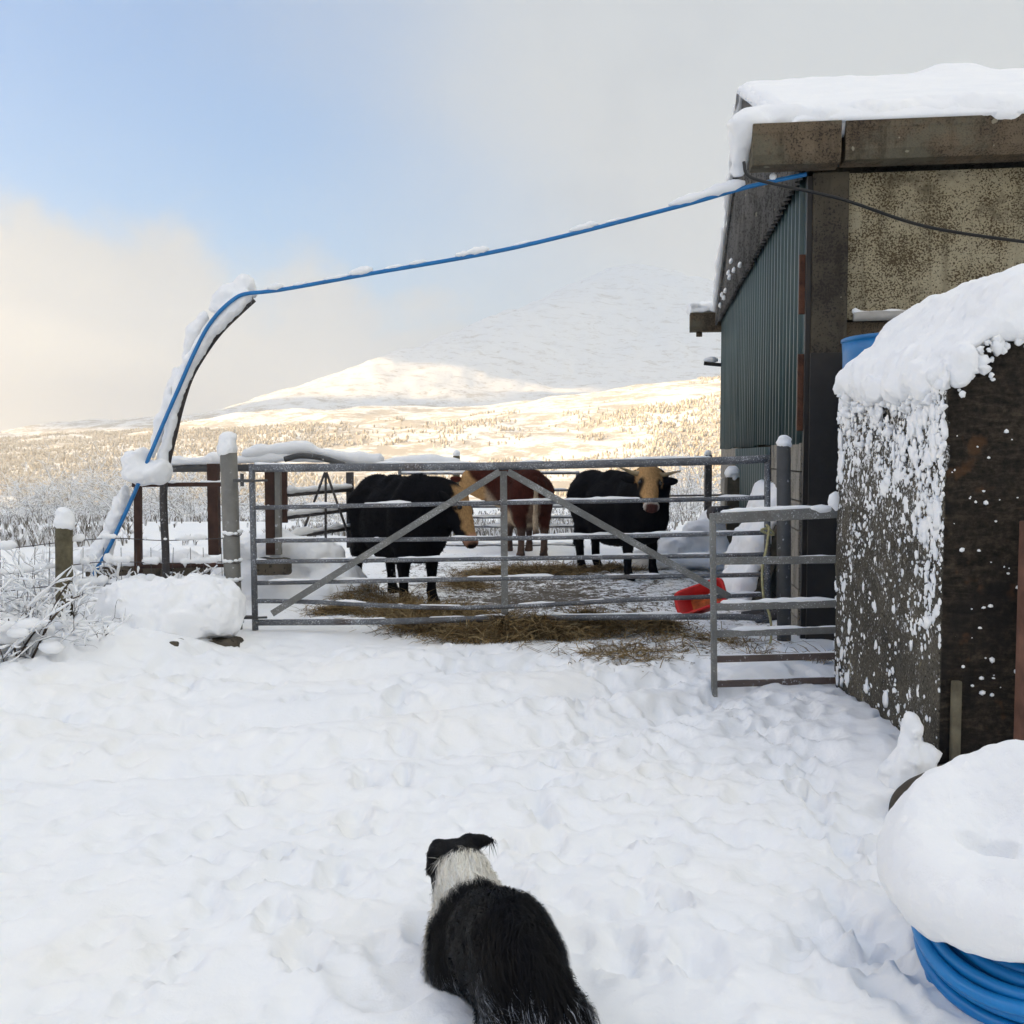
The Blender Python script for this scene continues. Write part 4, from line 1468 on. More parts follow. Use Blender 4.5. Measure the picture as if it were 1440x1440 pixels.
# ---- red tub lying tipped in the pen
tb = empty('red_tub', (0, 0, 0), 'red plastic feed tub tipped over on the trampled snow behind the small gate', 'tub')
tc_ = at(990, 846, 8.35)
gz_ = ground_z(tc_.x, tc_.y)
tb.location = (tc_.x, tc_.y, gz_ + 0.12)
tb.scale = (1.0, 0.72, 0.8)
tb.rotation_euler = (math.radians(66), math.radians(-22), math.radians(-22))
M_RED = plain_mat('red_plastic', (0.62, 0.016, 0.014), 0.42, 0, 0.1, 40, 0.15, 8)
M_REDIN = plain_mat('scuffed_orange', (0.55, 0.16, 0.035), 0.6, 0, 0.1, 40, 0.5, 16)
mb = MB()


def rrect(w, d, r, z, n=5):
    out = []
    for cx, cy, a0 in ((w / 2 - r, d / 2 - r, 0), (-w / 2 + r, d / 2 - r, 90), (-w / 2 + r, -d / 2 + r, 180), (w / 2 - r, -d / 2 + r, 270)):
        for i in range(n):
            a = math.radians(a0 + 90 * i / (n - 1))
            out.append((cx + r * math.cos(a), cy + r * math.sin(a), z))
    return out


rings = [rrect(.34, .22, .05, -0.10), rrect(.40, .27, .06, 0.10), rrect(.435, .305, .07, 0.10), rrect(.435, .305, .07, 0.125), rrect(.385, .255, .055, 0.125), rrect(.325, .205, .045, -0.085)]
n = len(rings[0])
V = [p for r_ in rings for p in r_]
F = [(i * n + k, i * n + (k + 1) % n, (i + 1) * n + (k + 1) % n, (i + 1) * n + k) for i in range(len(rings) - 1) for k in range(n)]
F += [tuple(range(n))[::-1], tuple((len(rings) - 1) * n + k for k in range(n))]
mb.add(V, F); mb.build('body', M_RED, tb, True)
mb = MB(); mb.box((0, 0, -0.079), (0.25, 0.15, 0.006)); mb.build('label_print', M_REDIN, tb)
mb = MB(); mb.tube([(-0.225, 0, 0.11), (-0.235, -0.06, 0.0), (-0.22, -0.10, -0.1), (-0.12, -0.15, -0.15)], 0.005, 6); mb.build('handle', M_GALV2, tb, True)

# ---- coil of blue pipe under deep snow, bottom right
coil = empty('pipe_coil', (1.480, 2.67, 0.085), 'big coil of blue water pipe under a thick cushion of snow, leaning by the wall', 'pipe coil')
coil.rotation_euler = (math.radians(13), math.radians(-21), 0)
coil.scale = (0.9, 0.9, 0.9)
M_COIL = plain_mat('coil_blue', (0.004, 0.20, 0.54), 0.33, 0, 0.05, 40, 0.10, 4, 0.5)
k = 0
for lay in range(9):
    for ring in range(4):
        R_ = 0.395 - 0.041 * ring - 0.008 * (lay % 2) + rng.uniform(-.006, .006)
        zz = -0.155 + 0.040 * lay + (0.005 if ring % 2 else 0)
        ph = rng.uniform(0, 6.28); ex = rng.uniform(-0.012, 0.012); tl = rng.uniform(-0.010, 0.010)
        pts = [((R_ + ex * math.cos(2 * a)) * math.cos(a + ph), (R_ - ex * math.cos(2 * a)) * math.sin(a + ph), zz + tl * math.sin(a)) for a in np.linspace(0, 2 * math.pi, 73)]
        mb = MB(); mb.tube(pts, 0.0195, 12, caps=False); mb.build('coil_turn', M_COIL, coil, True)
g = SDF((-0.62, -0.62, 0.05), (0.62, 0.62, 0.56), 0.0105)
a_ = np.linspace(0, 2 * math.pi, 41)
for i in range(40):
    s_ = 0.5 + 0.5 * math.sin(a_[i])            # thicker on the far, higher side
    g.capsule((0.31 * math.cos(a_[i]), 0.31 * math.sin(a_[i]), 0.315 + 0.02 * s_), (0.31 * math.cos(a_[i + 1]), 0.31 * math.sin(a_[i + 1]), 0.315 + 0.02 * s_), 0.100 + 0.02 * s_, 0.100 + 0.02 * s_, 0.03)
r2d = np.sqrt(g.X ** 2 + g.Y ** 2)
g.smin((np.sqrt(np.maximum(np.abs(r2d - 0.29) - 0.10, 0) ** 2 + np.maximum(np.abs(g.Z - 0.315) - 0.024, 0) ** 2) - 0.05).astype(np.float32), 0.06)
g.ellipsoid((0.0, 0.0, 0.25), (0.24, 0.24, 0.09), k=0.05)
g.ellipsoid((-0.12, -0.01, 0.42), (0.10, 0.085, 0.16), k=0.0, cut=True)
g.noise(0.018, 4.5, 91, 3); g.noise(0.006, 17, 92, 3); g.noise(0.002, 60, 93, 2)
p_, q_ = g.arrays()
cush = obj('snow_cushion', np_mesh('snow_cushion', p_, q_, SNOW, True), coil)
cush.rotation_euler = (math.radians(-8), math.radians(-4), 0)
cush.location = (0.01, 0, 0.05)
cush.scale = (0.95, 0.95, 1)
sb = MB()
for a in np.concatenate([rng.uniform(4.9, 5.3, 26)]):
    sb.blob((0.412 * math.cos(a), 0.412 * math.sin(a), rng.uniform(0.09, 0.13)), rng.uniform(0.006, 0.017), a * 9, 2, 0.35, (1.2, 1.2, 0.7))
sb.build('snow_fleck', SNOW, coil, True, kind='stuff')
# ------------------------------------------------------------------ far woods: frosted trees on the hillsides beyond the valley
def build_woods():
    n = 230000
    x = rng.uniform(-700, 1100, n); y = rng.uniform(440, 1750, n)
    ok = (np.abs(x) < 0.62 * y + 60)
    den = fbm2(x / 150 + 3, y / 260, 5, 501) + 0.35 * fbm2(x / 30, y / 30, 2, 502)
    band = 0.55 * np.exp(-((y - 640) / 130) ** 2) + 0.46 * np.exp(-((y - 1010) / 150) ** 2) + 0.50 * smoothstep(-60, 260, x) * np.exp(-((y - 1180) / 260) ** 2)
    ok &= (den * 1.25 + rng.normal(0, 0.05, n) + band) > 0.50
    ok &= rng.random(n) < 0.85
    x, y = x[ok], y[ok]
    z = far_z(x, y)
    k = len(x)
    h = rng.uniform(1.5, 3.6, k) * (0.7 + 0.6 * rng.random(k)); w = h * rng.uniform(0.22, 0.48, k)
    # each crown: an uneven upright lump of 9 faces
    ang = np.arange(3) * 2 * math.pi / 3 + 0.4
    prof = [(0.7, 0.02), (1.0, 0.5)]
    V = []
    for (pr, ph) in prof:
        for a in ang:
            jr = rng.uniform(0.65, 1.3, k)
            V.append(np.stack([x + w * pr * jr * np.cos(a + k * 0), y + w * pr * jr * np.sin(a), z + h * (ph + rng.uniform(-.14, .14, k))], 1))
    V.append(np.stack([x + w * rng.uniform(-.2, .2, k), y, z + h], 1))
    V = np.stack(V, 1)                        # k, 7, 3
    F = []
    for i in range(3):
        a, b = i, (i + 1) % 3
        F += [(a, b, b + 3), (a, b + 3, a + 3), (3 + i, 3 + (i + 1) % 3, 6)]
    F = np.array(F)
    idx = (np.arange(k) * 7)[:, None, None] + F[None]
    tone = np.repeat(rng.random(k), 7)
    m = bpy.data.materials.new('frosted_wood')
    m.use_nodes = True
    N = NT(m.node_tree)
    bs = N.n['Principled BSDF']
    t = N.new('ShaderNodeAttribute', attribute_name='tone').outputs['Fac']
    geo = N.new('ShaderNodeNewGeometry')
    nz = N.noise(geo.outputs['Position'], 0.5, 3, 0.6)
    c = N.ramp(t, [(0.0, (0.36, 0.30, 0.22)), (0.5, (0.56, 0.49, 0.385)), (1.0, (0.74, 0.69, 0.61))])
    c = N.mix(N.math('MULTIPLY', N.smooth(nz, 0.42, 0.66), 0.7), c, (0.66, 0.63, 0.58))
    N.put(bs, 'Base Color', c)
    N.put(bs, 'Roughness', 0.9)
    N.put(bs, 'Specular IOR Level', 0.1)
    me = np_mesh('woodland', V.reshape(-1, 3), idx.reshape(-1, 3), m, False, {'tone': tone})
    obj('woodland', me, kind='stuff')
    print('trees', k)


build_woods()
# ------------------------------------------------------------------ cattle
def fur_mat(name, rough=0.75, bump=0.5, scale=70, stretch=(1, 1, 0.25), spec=0.25, attr='coat'):
    m = bpy.data.materials.new(name)
    m.use_nodes = True
    N = NT(m.node_tree)
    bs = N.n['Principled BSDF']
    c = N.new('ShaderNodeAttribute', attribute_name=attr).outputs['Color']
    tc = N.new('ShaderNodeTexCoord').outputs['Object']
    mp = N.new('ShaderNodeMapping'); N.put(mp, 'Vector', tc); mp.inputs['Scale'].default_value = stretch
    nz = N.noise(mp.outputs[0], scale, 4, 0.65)
    c2 = N.mix(1.0, c, N.ramp(nz, [(0.25, (0.55, 0.55, 0.55)), (0.75, (1.35, 1.35, 1.35))]), 'MULTIPLY')
    N.put(bs, 'Base Color', c2)
    N.put(bs, 'Roughness', rough)
    N.put(bs, 'Specular IOR Level', spec)
    N.put(bs, 'Normal', N.bump(nz, bump, 0.012))
    return m


M_COAT = fur_mat('cattle_coat', 0.85, 0.5, 70, (1, 1, 0.25), 0.08)
M_HORN = plain_mat('horn', (0.34, 0.26, 0.15), 0.5, 0, 0.2, 60, 0.3, 14)
M_EYE = plain_mat('eye', (0.008, 0.006, 0.005), 0.12, 0, 0, 10, 0.1, 5, 0.6)
M_TAG = plain_mat('yellow_tag', (0.75, 0.48, 0.01), 0.45, 0, 0, 10, 0.1, 5)
M_HOOF = plain_mat('hoof', (0.03, 0.026, 0.022), 0.6, 0, 0.3, 40, 0.4, 9)


def cow(label, centre, heading, scale, poll, fdir, udir, coat, horns=False, tag=False, horn_len=0.17, legs=None, tail_cream=False):
    """centre: ground point under the trunk; heading: degrees of the forward direction; poll: world point of the poll; fdir, udir: world directions poll-to-nose and out of the forehead"""
    gz = ground_z(centre[0], centre[1])
    root = empty('cow', (centre[0], centre[1], gz - 0.02), label, 'cow', 'cattle standing in the snowy pen', math.radians(heading))
    Rw = Matrix.Rotation(math.radians(-heading), 3, 'Z')
    P = (Rw @ (Vector(poll) - root.location)) / scale
    f = (Rw @ Vector(fdir)).normalized()
    u = Rw @ Vector(udir); u = (u - f * u.dot(f)).normalized()
    s = u.cross(f).normalized()
    HM = Matrix((f, s, u)).transposed()          # columns f, s, u
    lo = (-0.95, -0.50, -0.02); hi = (max(0.95, P.x + 0.65), max(0.5, P.y + 0.65), max(1.35, P.z + 0.3))
    lo = (-0.95, min(-0.5, P.y - 0.65), -0.02)
    g = SDF(lo, hi, 0.0165)
    k = 0.07
    g.ellipsoid((-0.03, 0, 0.735), (0.58, 0.31, 0.395), k=k)
    g.ellipsoid((-0.50, 0, 0.86), (0.27, 0.255, 0.33), k=k)
    g.ellipsoid((0.42, 0, 0.78), (0.29, 0.25, 0.39), k=k)
    g.ellipsoid((0.56, 0, 0.64), (0.17, 0.15, 0.23), k=k)
    g.capsule((-0.62, 0, 1.07), (-0.1, 0, 1.08), 0.09, 0.10, 0.09)
    g.capsule((-0.1, 0, 1.08), (0.42, 0, 1.09), 0.10, 0.11, 0.09)
    for sy in (-1, 1):
        g.ellipsoid((-0.42, sy * 0.17, 1.02), (0.10, 0.07, 0.05), k=0.09)          # hooks
        g.ellipsoid((-0.70, sy * 0.09, 1.00), (0.07, 0.06, 0.06), k=0.06)          # pins
    LG = {('h', 1): 0.0, ('h', -1): 0.0, ('f', 1): 0.0, ('f', -1): 0.0}
    LG.update(legs or {})
    for sy in (-1, 1):
        dx = LG[('h', sy)]
        g.capsule((-0.50, sy * 0.12, 0.88), (-0.46 + dx * .4, sy * 0.155, 0.56), 0.19, 0.115, 0.06)
        g.capsule((-0.46 + dx * .4, sy * 0.155, 0.56), (-0.63 + dx * .8, sy * 0.150, 0.43), 0.105, 0.062, 0.04)
        g.capsule((-0.63 + dx * .8, sy * 0.150, 0.43), (-0.60 + dx, sy * 0.150, 0.13), 0.056, 0.042, 0.03)
        g.capsule((-0.60 + dx, sy * 0.150, 0.13), (-0.565 + dx, sy * 0.150, 0.055), 0.044, 0.052, 0.02)
        g.capsule((-0.565 + dx, sy * 0.150, 0.03), (-0.525 + dx, sy * 0.150, 0.025), 0.058, 0.052, 0.015)
        dx = LG[('f', sy)]
        g.capsule((0.42, sy * 0.135, 0.86), (0.36 + dx * .3, sy * 0.150, 0.60), 0.15, 0.098, 0.06)
        g.capsule((0.36 + dx * .3, sy * 0.150, 0.60), (0.40 + dx * .7, sy * 0.140, 0.37), 0.09, 0.058, 0.03)
        g.capsule((0.40 + dx * .7, sy * 0.140, 0.37), (0.40 + dx, sy * 0.140, 0.12), 0.052, 0.041, 0.02)
        g.capsule((0.40 + dx, sy * 0.140, 0.12), (0.425 + dx, sy * 0.140, 0.055), 0.044, 0.05, 0.02)
        g.capsule((0.425 + dx, sy * 0.140, 0.03), (0.465 + dx, sy * 0.140, 0.025), 0.058, 0.052, 0.015)
    # neck
    nb = P - f * 0.02 - u * 0.07
    mid = Vector((0.60, 0, 0.93)).lerp(nb, 0.45) + Vector((0, 0, 0.02))
    g.capsule((0.48, 0, 0.92), mid, 0.27, 0.205, 0.09)
    g.capsule(mid, nb, 0.20, 0.135, 0.07)
    g.capsule((0.60, 0, 0.70), P + f * 0.12 - u * 0.13, 0.17, 0.10, 0.10)
    # head
    g.capsule(P + f * 0.02 - u * 0.03, P + f * 0.24 - u * 0.04, 0.112, 0.082, 0.03)
    g.capsule(P + f * 0.22 - u * 0.035, P + f * 0.43 - u * 0.045, 0.080, 0.066, 0.03)
    g.ellipsoid(P + f * 0.455 - u * 0.045, (0.055, 0.082, 0.062), HM, 0.03)
    for sg_ in (-1, 1):
        g.ellipsoid(P + f * 0.13 + s * (0.075 * sg_) - u * 0.01, (0.06, 0.05, 0.05), HM, 0.03)      # brows
        g.capsule(P + f * 0.14 + s * (0.055 * sg_) - u * 0.12, P + f * 0.36 + s * (0.03 * sg_) - u * 0.10, 0.06, 0.04, 0.04)   # jaw
        RE = HM @ Matrix.Rotation(sg_ * math.radians(8), 3, 'Z') @ Matrix.Rotation(-sg_ * math.radians(14), 3, 'X')
        g.ellipsoid(P + f * 0.055 + s * (0.215 * sg_) - u * 0.045, (0.058, 0.105, 0.030), HM @ Matrix.Rotation(sg_ * math.radians(12), 3, 'Z'), 0.02)
        g.ellipsoid(P + f * 0.498 + s * (0.038 * sg_) - u * 0.03, (0.016, 0.014, 0.016), HM, cut=True)
    # tail
    g.capsule((-0.74, 0, 1.06), (-0.80, 0.0, 0.95), 0.045, 0.034, 0.03)
    g.capsule((-0.80, 0, 0.95), (-0.795, 0.012, 0.58), 0.032, 0.026, 0.015)
    g.capsule((-0.795, 0.012, 0.58), (-0.79, 0.0, 0.33), 0.036, 0.045, 0.02)
    g.noise(0.006, 9.0, int(abs(heading)), 3)
    p, q = g.arrays()
    hp = (p - np.array(P)) @ np.array(HM)          # head coordinates f, s, u
    col = coat(p, hp)
    me = np_mesh('body', p * scale, q, M_COAT, True, {'coat': col})
    obj('body', me, root)
    # shaggy winter coat
    r_ = np.random.default_rng(int(abs(heading) * 10) + 3)
    tri = np.concatenate([q[:, [0, 1, 2]], q[:, [0, 2, 3]]])
    A, B, C = p[tri[:, 0]], p[tri[:, 1]], p[tri[:, 2]]
    nr = np.cross(B - A, C - A); ar = np.linalg.norm(nr, axis=1)
    if np.mean(np.sum(nr * ((A + B + C) / 3 - np.array([0, 0, .8])), 1)) < 0:
        nr = -nr
    nr = nr / (ar[:, None] + 1e-12)
    n = 15000
    t = r_.choice(len(tri), n, p=ar / ar.sum())
    a, b = r_.random(n), r_.random(n); fl = a + b > 1; a[fl], b[fl] = 1 - a[fl], 1 - b[fl]
    P0 = A[t] + (B[t] - A[t]) * a[:, None] + (C[t] - A[t]) * b[:, None]; N0 = nr[t]
    flow = np.tile(np.array([-0.7, 0, -0.8]), (n, 1)) + r_.normal(0, 0.35, (n, 3))
    flow -= N0 * np.sum(flow * N0, 1)[:, None]; flow /= np.linalg.norm(flow, axis=1)[:, None] + 1e-9
    h0 = (P0 - np.array(P)) @ np.array(HM)
    hd_ = np.linalg.norm(h0 - np.array([.2, 0, 0]), axis=1) < 0.36
    ln = np.where(hd_ | (P0[:, 2] < 0.3), 0.016, 0.034)[:, None] * r_.uniform(0.5, 1.4, n)[:, None]
    sd = np.cross(flow, N0); wv = 0.0035
    V = np.stack([P0 - sd * wv - N0 * .002, P0 + sd * wv - N0 * .002, P0 + (flow * 0.8 + N0 * r_.uniform(0.15, 0.5, n)[:, None]) * ln], 1).reshape(-1, 3)
    F = np.arange(n * 3).reshape(-1, 3)
    hc = np.repeat(coat(P0, h0) * r_.uniform(0.6, 1.5, n)[:, None], 3, axis=0)
    obj('fur', np_mesh('fur', V * scale, F, M_COAT, True, {'coat': hc}), root, kind='stuff')
    for sg_ in (-1, 1):
        mb = MB()
        mb.blob(np.array(P + f * 0.155 + s * (0.105 * sg_) + u * 0.012) * scale, 0.024 * scale, 1, 2, 0.0)
        mb.build('eye', M_EYE, root, True)
        if horns:
            a = P + f * 0.0 + s * (0.085 * sg_) - u * 0.01
            pts = [a, a + s * (0.08 * sg_) - f * 0.005, a + s * (0.16 * sg_) - f * 0.012 + u * 0.03, a + s * (0.24 * sg_) + f * 0.0 + u * 0.075]
            mb = MB(); mb.tube([v * scale for v in catmull(pts, 5)], list(np.linspace(0.034, 0.007, 16) * scale), 10)
            mb.build('horn', M_HORN, root, True)
    if tag:
        a = P + f * 0.10 + s * (0.24 * tag) - u * 0.05
        mb = MB(); mb.beam((a + Vector((0, 0, -0.02))) * scale, (a + Vector((0, 0, -0.12))) * scale, 0.075 * scale, 0.012 * scale, f)
        mb.build('ear_tag', M_TAG, root, bevel=0.003)
    return root


BLACK = np.array([0.0050, 0.0052, 0.0070])
TAN = np.array([0.36, 0.215, 0.095])


def mixc(a, b, t):
    t = np.clip(t, 0, 1)[:, None]
    return a * (1 - t) + b * t


def speck(p, f, seed):
    return fbm3(p[:, 0] * f, p[:, 1] * f, p[:, 2] * f, 3, seed)


def coat_black_left(p, h):
    c = np.tile(BLACK, (len(p), 1))
    f, s, u = h[:, 0], h[:, 1], h[:, 2]
    n = 0.05 * speck(p, 12, 3)
    head = smoothstep(-0.10, -0.03, f) * smoothstep(0.75, 0.6, np.abs(s) + np.abs(u) + np.abs(f - .2))
    blaze = smoothstep(-0.045, -0.015, u + n + 0.10 * np.maximum(0, f - 0.25)) * smoothstep(0.135, 0.11, np.abs(s) + n) * head
    c = mixc(c, TAN * 0.95, blaze)
    muz = smoothstep(0.385, 0.42, f + n) * head
    c = mixc(c, np.array([0.46, 0.25, 0.17]), muz * smoothstep(-0.12, -0.07, u))
    c = mixc(c, BLACK * 1.5, smoothstep(0.475, 0.50, f) * head)
    frost = smoothstep(0.62, 0.8, speck(p, 16, 9) + 0.5) * smoothstep(0.5, 0.3, p[:, 2]) * smoothstep(-.3, -.5, p[:, 0])
    return mixc(c, np.array([0.5, 0.5, 0.5]), frost * 0.7)


def coat_black_right(p, h):
    c = np.tile(BLACK, (len(p), 1))
    f, s, u = h[:, 0], h[:, 1], h[:, 2]
    n = 0.03 * speck(p, 14, 5)
    head = smoothstep(-0.10, -0.04, f) * smoothstep(0.62, 0.5, np.abs(s) + np.abs(u) + np.abs(f - .2))
    face = smoothstep(-0.10, -0.07, u + n) * smoothstep(0.150, 0.132, np.abs(s) + n) * head
    c = mixc(c, TAN * 1.3, face)
    eye = np.exp(-(((f - 0.165) / 0.062) ** 2 + ((np.abs(s) - 0.100) / 0.036) ** 2) ** 2) * head
    c = mixc(c, BLACK * 1.2, eye)
    muz = smoothstep(0.40, 0.43, f + n) * head
    c = mixc(c, np.array([0.55, 0.50, 0.44]), muz)
    c = mixc(c, np.array([0.085, 0.035, 0.03]), smoothstep(0.455, 0.475, f) * head * smoothstep(0.075, 0.055, np.abs(s)))
    return c


def coat_red(p, h):
    red = np.array([0.050, 0.0125, 0.008])
    c = np.tile(red, (len(p), 1)) * (1 + 0.5 * speck(p, 5, 7))[:, None]
    cream = np.array([0.44, 0.34, 0.24])
    n = 0.10 * speck(p, 6, 8)
    belly = smoothstep(0.66, 0.55, p[:, 2] + n) * smoothstep(0.36, 0.42, p[:, 2]) * smoothstep(-0.52, -0.40, p[:, 0])
    c = mixc(c, cream, belly)
    udder = smoothstep(0.10, 0.06, np.abs(p[:, 1]) + n * .4) * smoothstep(-0.40, -0.55, p[:, 0]) * smoothstep(0.85, 0.72, p[:, 2])
    c = mixc(c, cream * 0.8, udder * 0.4)
    brisket = smoothstep(0.5, 0.62, p[:, 0]) * smoothstep(1.0, 0.9, p[:, 2] + n)
    c = mixc(c, cream, brisket)
    f, s, u = h[:, 0], h[:, 1], h[:, 2]
    head = smoothstep(-0.16, -0.10, f + n * .4) * smoothstep(0.8, 0.65, np.abs(s) + np.abs(u) + np.abs(f - .2))
    c = mixc(c, TAN * 1.12, head)
    ear = smoothstep(0.14, 0.17, np.abs(s)) * head
    c = mixc(c, red * 1.6, ear)
    tail = smoothstep(-0.765, -0.785, p[:, 0]) * smoothstep(1.0, 0.9, p[:, 2])
    c = mixc(c, cream * 0.95, tail)
    leg = smoothstep(0.46, 0.36, p[:, 2])
    c = mixc(c, np.array([0.10, 0.07, 0.055]) * (1 + 0.6 * speck(p, 14, 2))[:, None], leg * 0.85)
    return c


def foot(px, py, Y):
    q = at(px, py, Y)
    return (q.x, q.y)


cow('stocky black cow with a lowered tan face in profile, nearest the field gate', foot(562, 838, 9.55), -58, 0.97,
    at(645, 698, 8.98), (0.34, -0.46, -0.82), (0.86, -0.30, 0.42), coat_black_left, legs={('h', 1): 0.10, ('h', -1): -0.05, ('f', 1): 0.0, ('f', -1): -0.03})
cow('black cow with a tan face, pale horns and dark eye patches, facing the camera', foot(868, 800, 11.45), -58, 0.985,
    at(913, 666, 10.72), (-0.03, -0.74, -0.67), (0.05, -0.67, 0.74), coat_black_right, horns=True, legs={('h', 1): 0.0, ('h', -1): 0.10, ('f', 1): 0.06, ('f', -1): -0.04})
cow('reddish brown cow seen from behind, cream tail and belly, turning its tan head away', foot(738, 781, 14.1), 100, 0.985,
    at(661, 668, 14.75), (-0.42, 0.66, -0.62), (-0.25, 0.52, 0.80), coat_red, tag=1, legs={('h', 1): 0.08, ('f', 1): 0.06})


# ------------------------------------------------------------------ the collie
def build_dog():
    bx, by = -0.050, 2.58
    root = empty('dog', (bx, by, ground_z(bx, by) - 0.035), 'black and white collie crouching in the snow, back to the camera, watching the cows', 'dog', rotz=math.radians(106))
    root.scale = (0.875, 0.875, 0.875)
    g = SDF((-0.62, -0.34, -0.22), (0.68, 0.34, 0.55), 0.009)
    k = 0.05
    g.ellipsoid((0.14, 0, 0.11), (0.19, 0.135, 0.165), k=k)
    g.ellipsoid((-0.04, 0, 0.225), (0.24, 0.122, 0.155), Matrix.Rotation(math.radians(14), 3, 'Y'), k)
    g.ellipsoid((-0.21, -0.02, 0.275), (0.165, 0.112, 0.150), k=k)
    g.capsule((0.20, 0, 0.235), (-0.16, -0.01, 0.365), 0.05, 0.065, 0.06)
    for sy in (-1, 1):
        g.ellipsoid((-0.24, sy * 0.058 - 0.015, 0.15), (0.115, 0.048, 0.16), k=k)
        g.capsule((-0.28, sy * 0.075 - 0.015, 0.05), (-0.35, sy * 0.075 - 0.015, -0.06), 0.048, 0.032, 0.03)
        g.capsule((-0.35, sy * 0.075 - 0.015, -0.06), (-0.31, sy * 0.075 - 0.015, -0.18), 0.032, 0.03, 0.02)
        g.ellipsoid((0.17, sy * 0.095, 0.10), (0.10, 0.06, 0.14), k=k)
        g.capsule((0.16, sy * 0.105, 0.03), (0.20, sy * 0.11, -0.15), 0.048, 0.034, 0.03)
    g.capsule((0.22, 0, 0.20), (0.345, 0.015, 0.285), 0.118, 0.092, 0.05)
    # head, turned a little to the left
    hd = Vector((0.415, 0.02, 0.325)); f = Vector((0.93, 0.25, -0.30)).normalized()
    s = Vector((-0.26, 0.965, 0.04)); s = (s - f * s.dot(f)).normalized(); u = f.cross(s).normalized()
    HM = Matrix((f, s, u)).transposed()
    g.ellipsoid(hd, (0.085, 0.082, 0.066), HM, 0.03)
    g.capsule(hd + f * 0.05 - u * 0.015, hd + f * 0.165 - u * 0.035, 0.046, 0.027, 0.03)
    for sg_ in (-1, 1):
        a = hd - f * 0.005 + s * (0.058 * sg_) + u * 0.045
        b = hd - f * 0.035 + s * (0.088 * sg_) + u * (0.050 if sg_ < 0 else 0.030)
        c = hd - f * (0.060 if sg_ < 0 else 0.02) + s * ((0.118 if sg_ < 0 else 0.105) * sg_) + u * (0.045 if sg_ < 0 else -0.02)
        g.capsule(a, b, 0.030, 0.020, 0.02)
        g.capsule(b, c, 0.019, 0.007, 0.012)
    # tail hanging behind, tipped to the right
    g.capsule((-0.33, -0.04, 0.30), (-0.37, -0.085, 0.18), 0.055, 0.065, 0.04)
    g.capsule((-0.37, -0.085, 0.18), (-0.40, -0.10, -0.06), 0.065, 0.05, 0.03)
    g.noise(0.005, 14.0, 5, 3)
    p, q = g.arrays()

    def coat(p):
        black = np.array([0.0042, 0.0044, 0.0062])
        white = np.array([0.92, 0.88, 0.79])
        c = np.tile(black, (len(p), 1))
        n = 0.035 * speck(p, 13, 4)
        h = (p - np.array(hd)) @ np.array(HM)
        ruff = smoothstep(0.225, 0.255, p[:, 0] + n + 0.20 * np.maximum(0, 0.25 - p[:, 2]) + 0.10 * np.maximum(0, p[:, 1])) * smoothstep(-0.055, -0.080, h[:, 0] + n * 0.5 + 0.9 * np.maximum(0, h[:, 2] - 0.02))
        c = mixc(c, white, ruff)
        chest = smoothstep(0.27, 0.31, p[:, 0]) * smoothstep(0.16, 0.10, p[:, 2])
        c = mixc(c, white, chest)
        legw = smoothstep(0.02, -0.03, p[:, 2] + n) * smoothstep(0.05, 0.10, p[:, 0])
        c = mixc(c, white * 0.9, legw)
        return c

    col = coat(p)
    me = np_mesh('body', p, q, fur_mat('dog_coat', 0.7, 0.6, 90, (1, 1, 1), 0.2), True, {'coat': col})
    obj('body', me, root)
    # coat of hair, strand by strand
    tri = np.concatenate([q[:, [0, 1, 2]], q[:, [0, 2, 3]]])
    A, B, C = p[tri[:, 0]], p[tri[:, 1]], p[tri[:, 2]]
    nrm = np.cross(B - A, C - A)
    area = np.linalg.norm(nrm, axis=1) / 2
    nrm = nrm / (2 * area[:, None] + 1e-12)
    mid = (A + B + C) / 3
    if np.mean(np.sum(nrm * (mid - np.array([0, 0, .12])), 1)) < 0:
        nrm = -nrm
    wgt = area * (mid[:, 2] > -0.10)
    r_ = np.random.default_rng(5)
    n = 90000
    t = r_.choice(len(tri), n, p=wgt / wgt.sum())
    a, b = r_.random(n), r_.random(n)
    fl = a + b > 1
    a[fl], b[fl] = 1 - a[fl], 1 - b[fl]
    P0 = A[t] + (B[t] - A[t]) * a[:, None] + (C[t] - A[t]) * b[:, None]
    N0 = nrm[t]
    flow = np.tile(np.array([-1.0, 0, -0.35]), (n, 1))
    flow[:, 1] = np.sign(P0[:, 1]) * 0.25
    low = smoothstep(0.18, 0.02, P0[:, 2])
    flow[:, 2] -= 1.3 * low
    tailm = smoothstep(-0.34, -0.42, P0[:, 0])
    flow[:, 2] -= 1.6 * tailm
    clump = np.stack([fbm3(P0[:, 0] * 22 + 9 * i, P0[:, 1] * 22, P0[:, 2] * 22, 2, 31 + i) for i in range(3)], 1)
    flow += clump * 1.1 + r_.normal(0, 0.30, (n, 3))
    flow = flow - N0 * np.sum(flow * N0, 1)[:, None]
    flow /= np.linalg.norm(flow, axis=1)[:, None] + 1e-9
    h0 = (P0 - np.array(hd)) @ np.array(HM)
    ishead = h0[:, 0] > -0.06
    ln = np.where(ishead, 0.014, 0.044) * r_.uniform(0.6, 1.4, n)
    ln = ln + np.where(ishead, 0, 0.028 * tailm + 0.022 * low + 0.020 * smoothstep(-0.22, -0.3, P0[:, 0]))
    ruffm = (P0[:, 0] > 0.2) & ~ishead
    ln = np.where(ruffm, ln + 0.012, ln)
    lift = np.where(ishead, 0.35, 0.30 + 0.40 * r_.random(n) ** 2)
    d1 = flow * (1 - lift[:, None] * .5) + N0 * lift[:, None]
    P1 = P0 - N0 * 0.002 + d1 * (ln * 0.5)[:, None]
    P2 = P1 + (flow - N0 * 0.05 + np.array([0, 0, -0.25])) * (ln * 0.5)[:, None]
    side = np.cross(flow, N0)
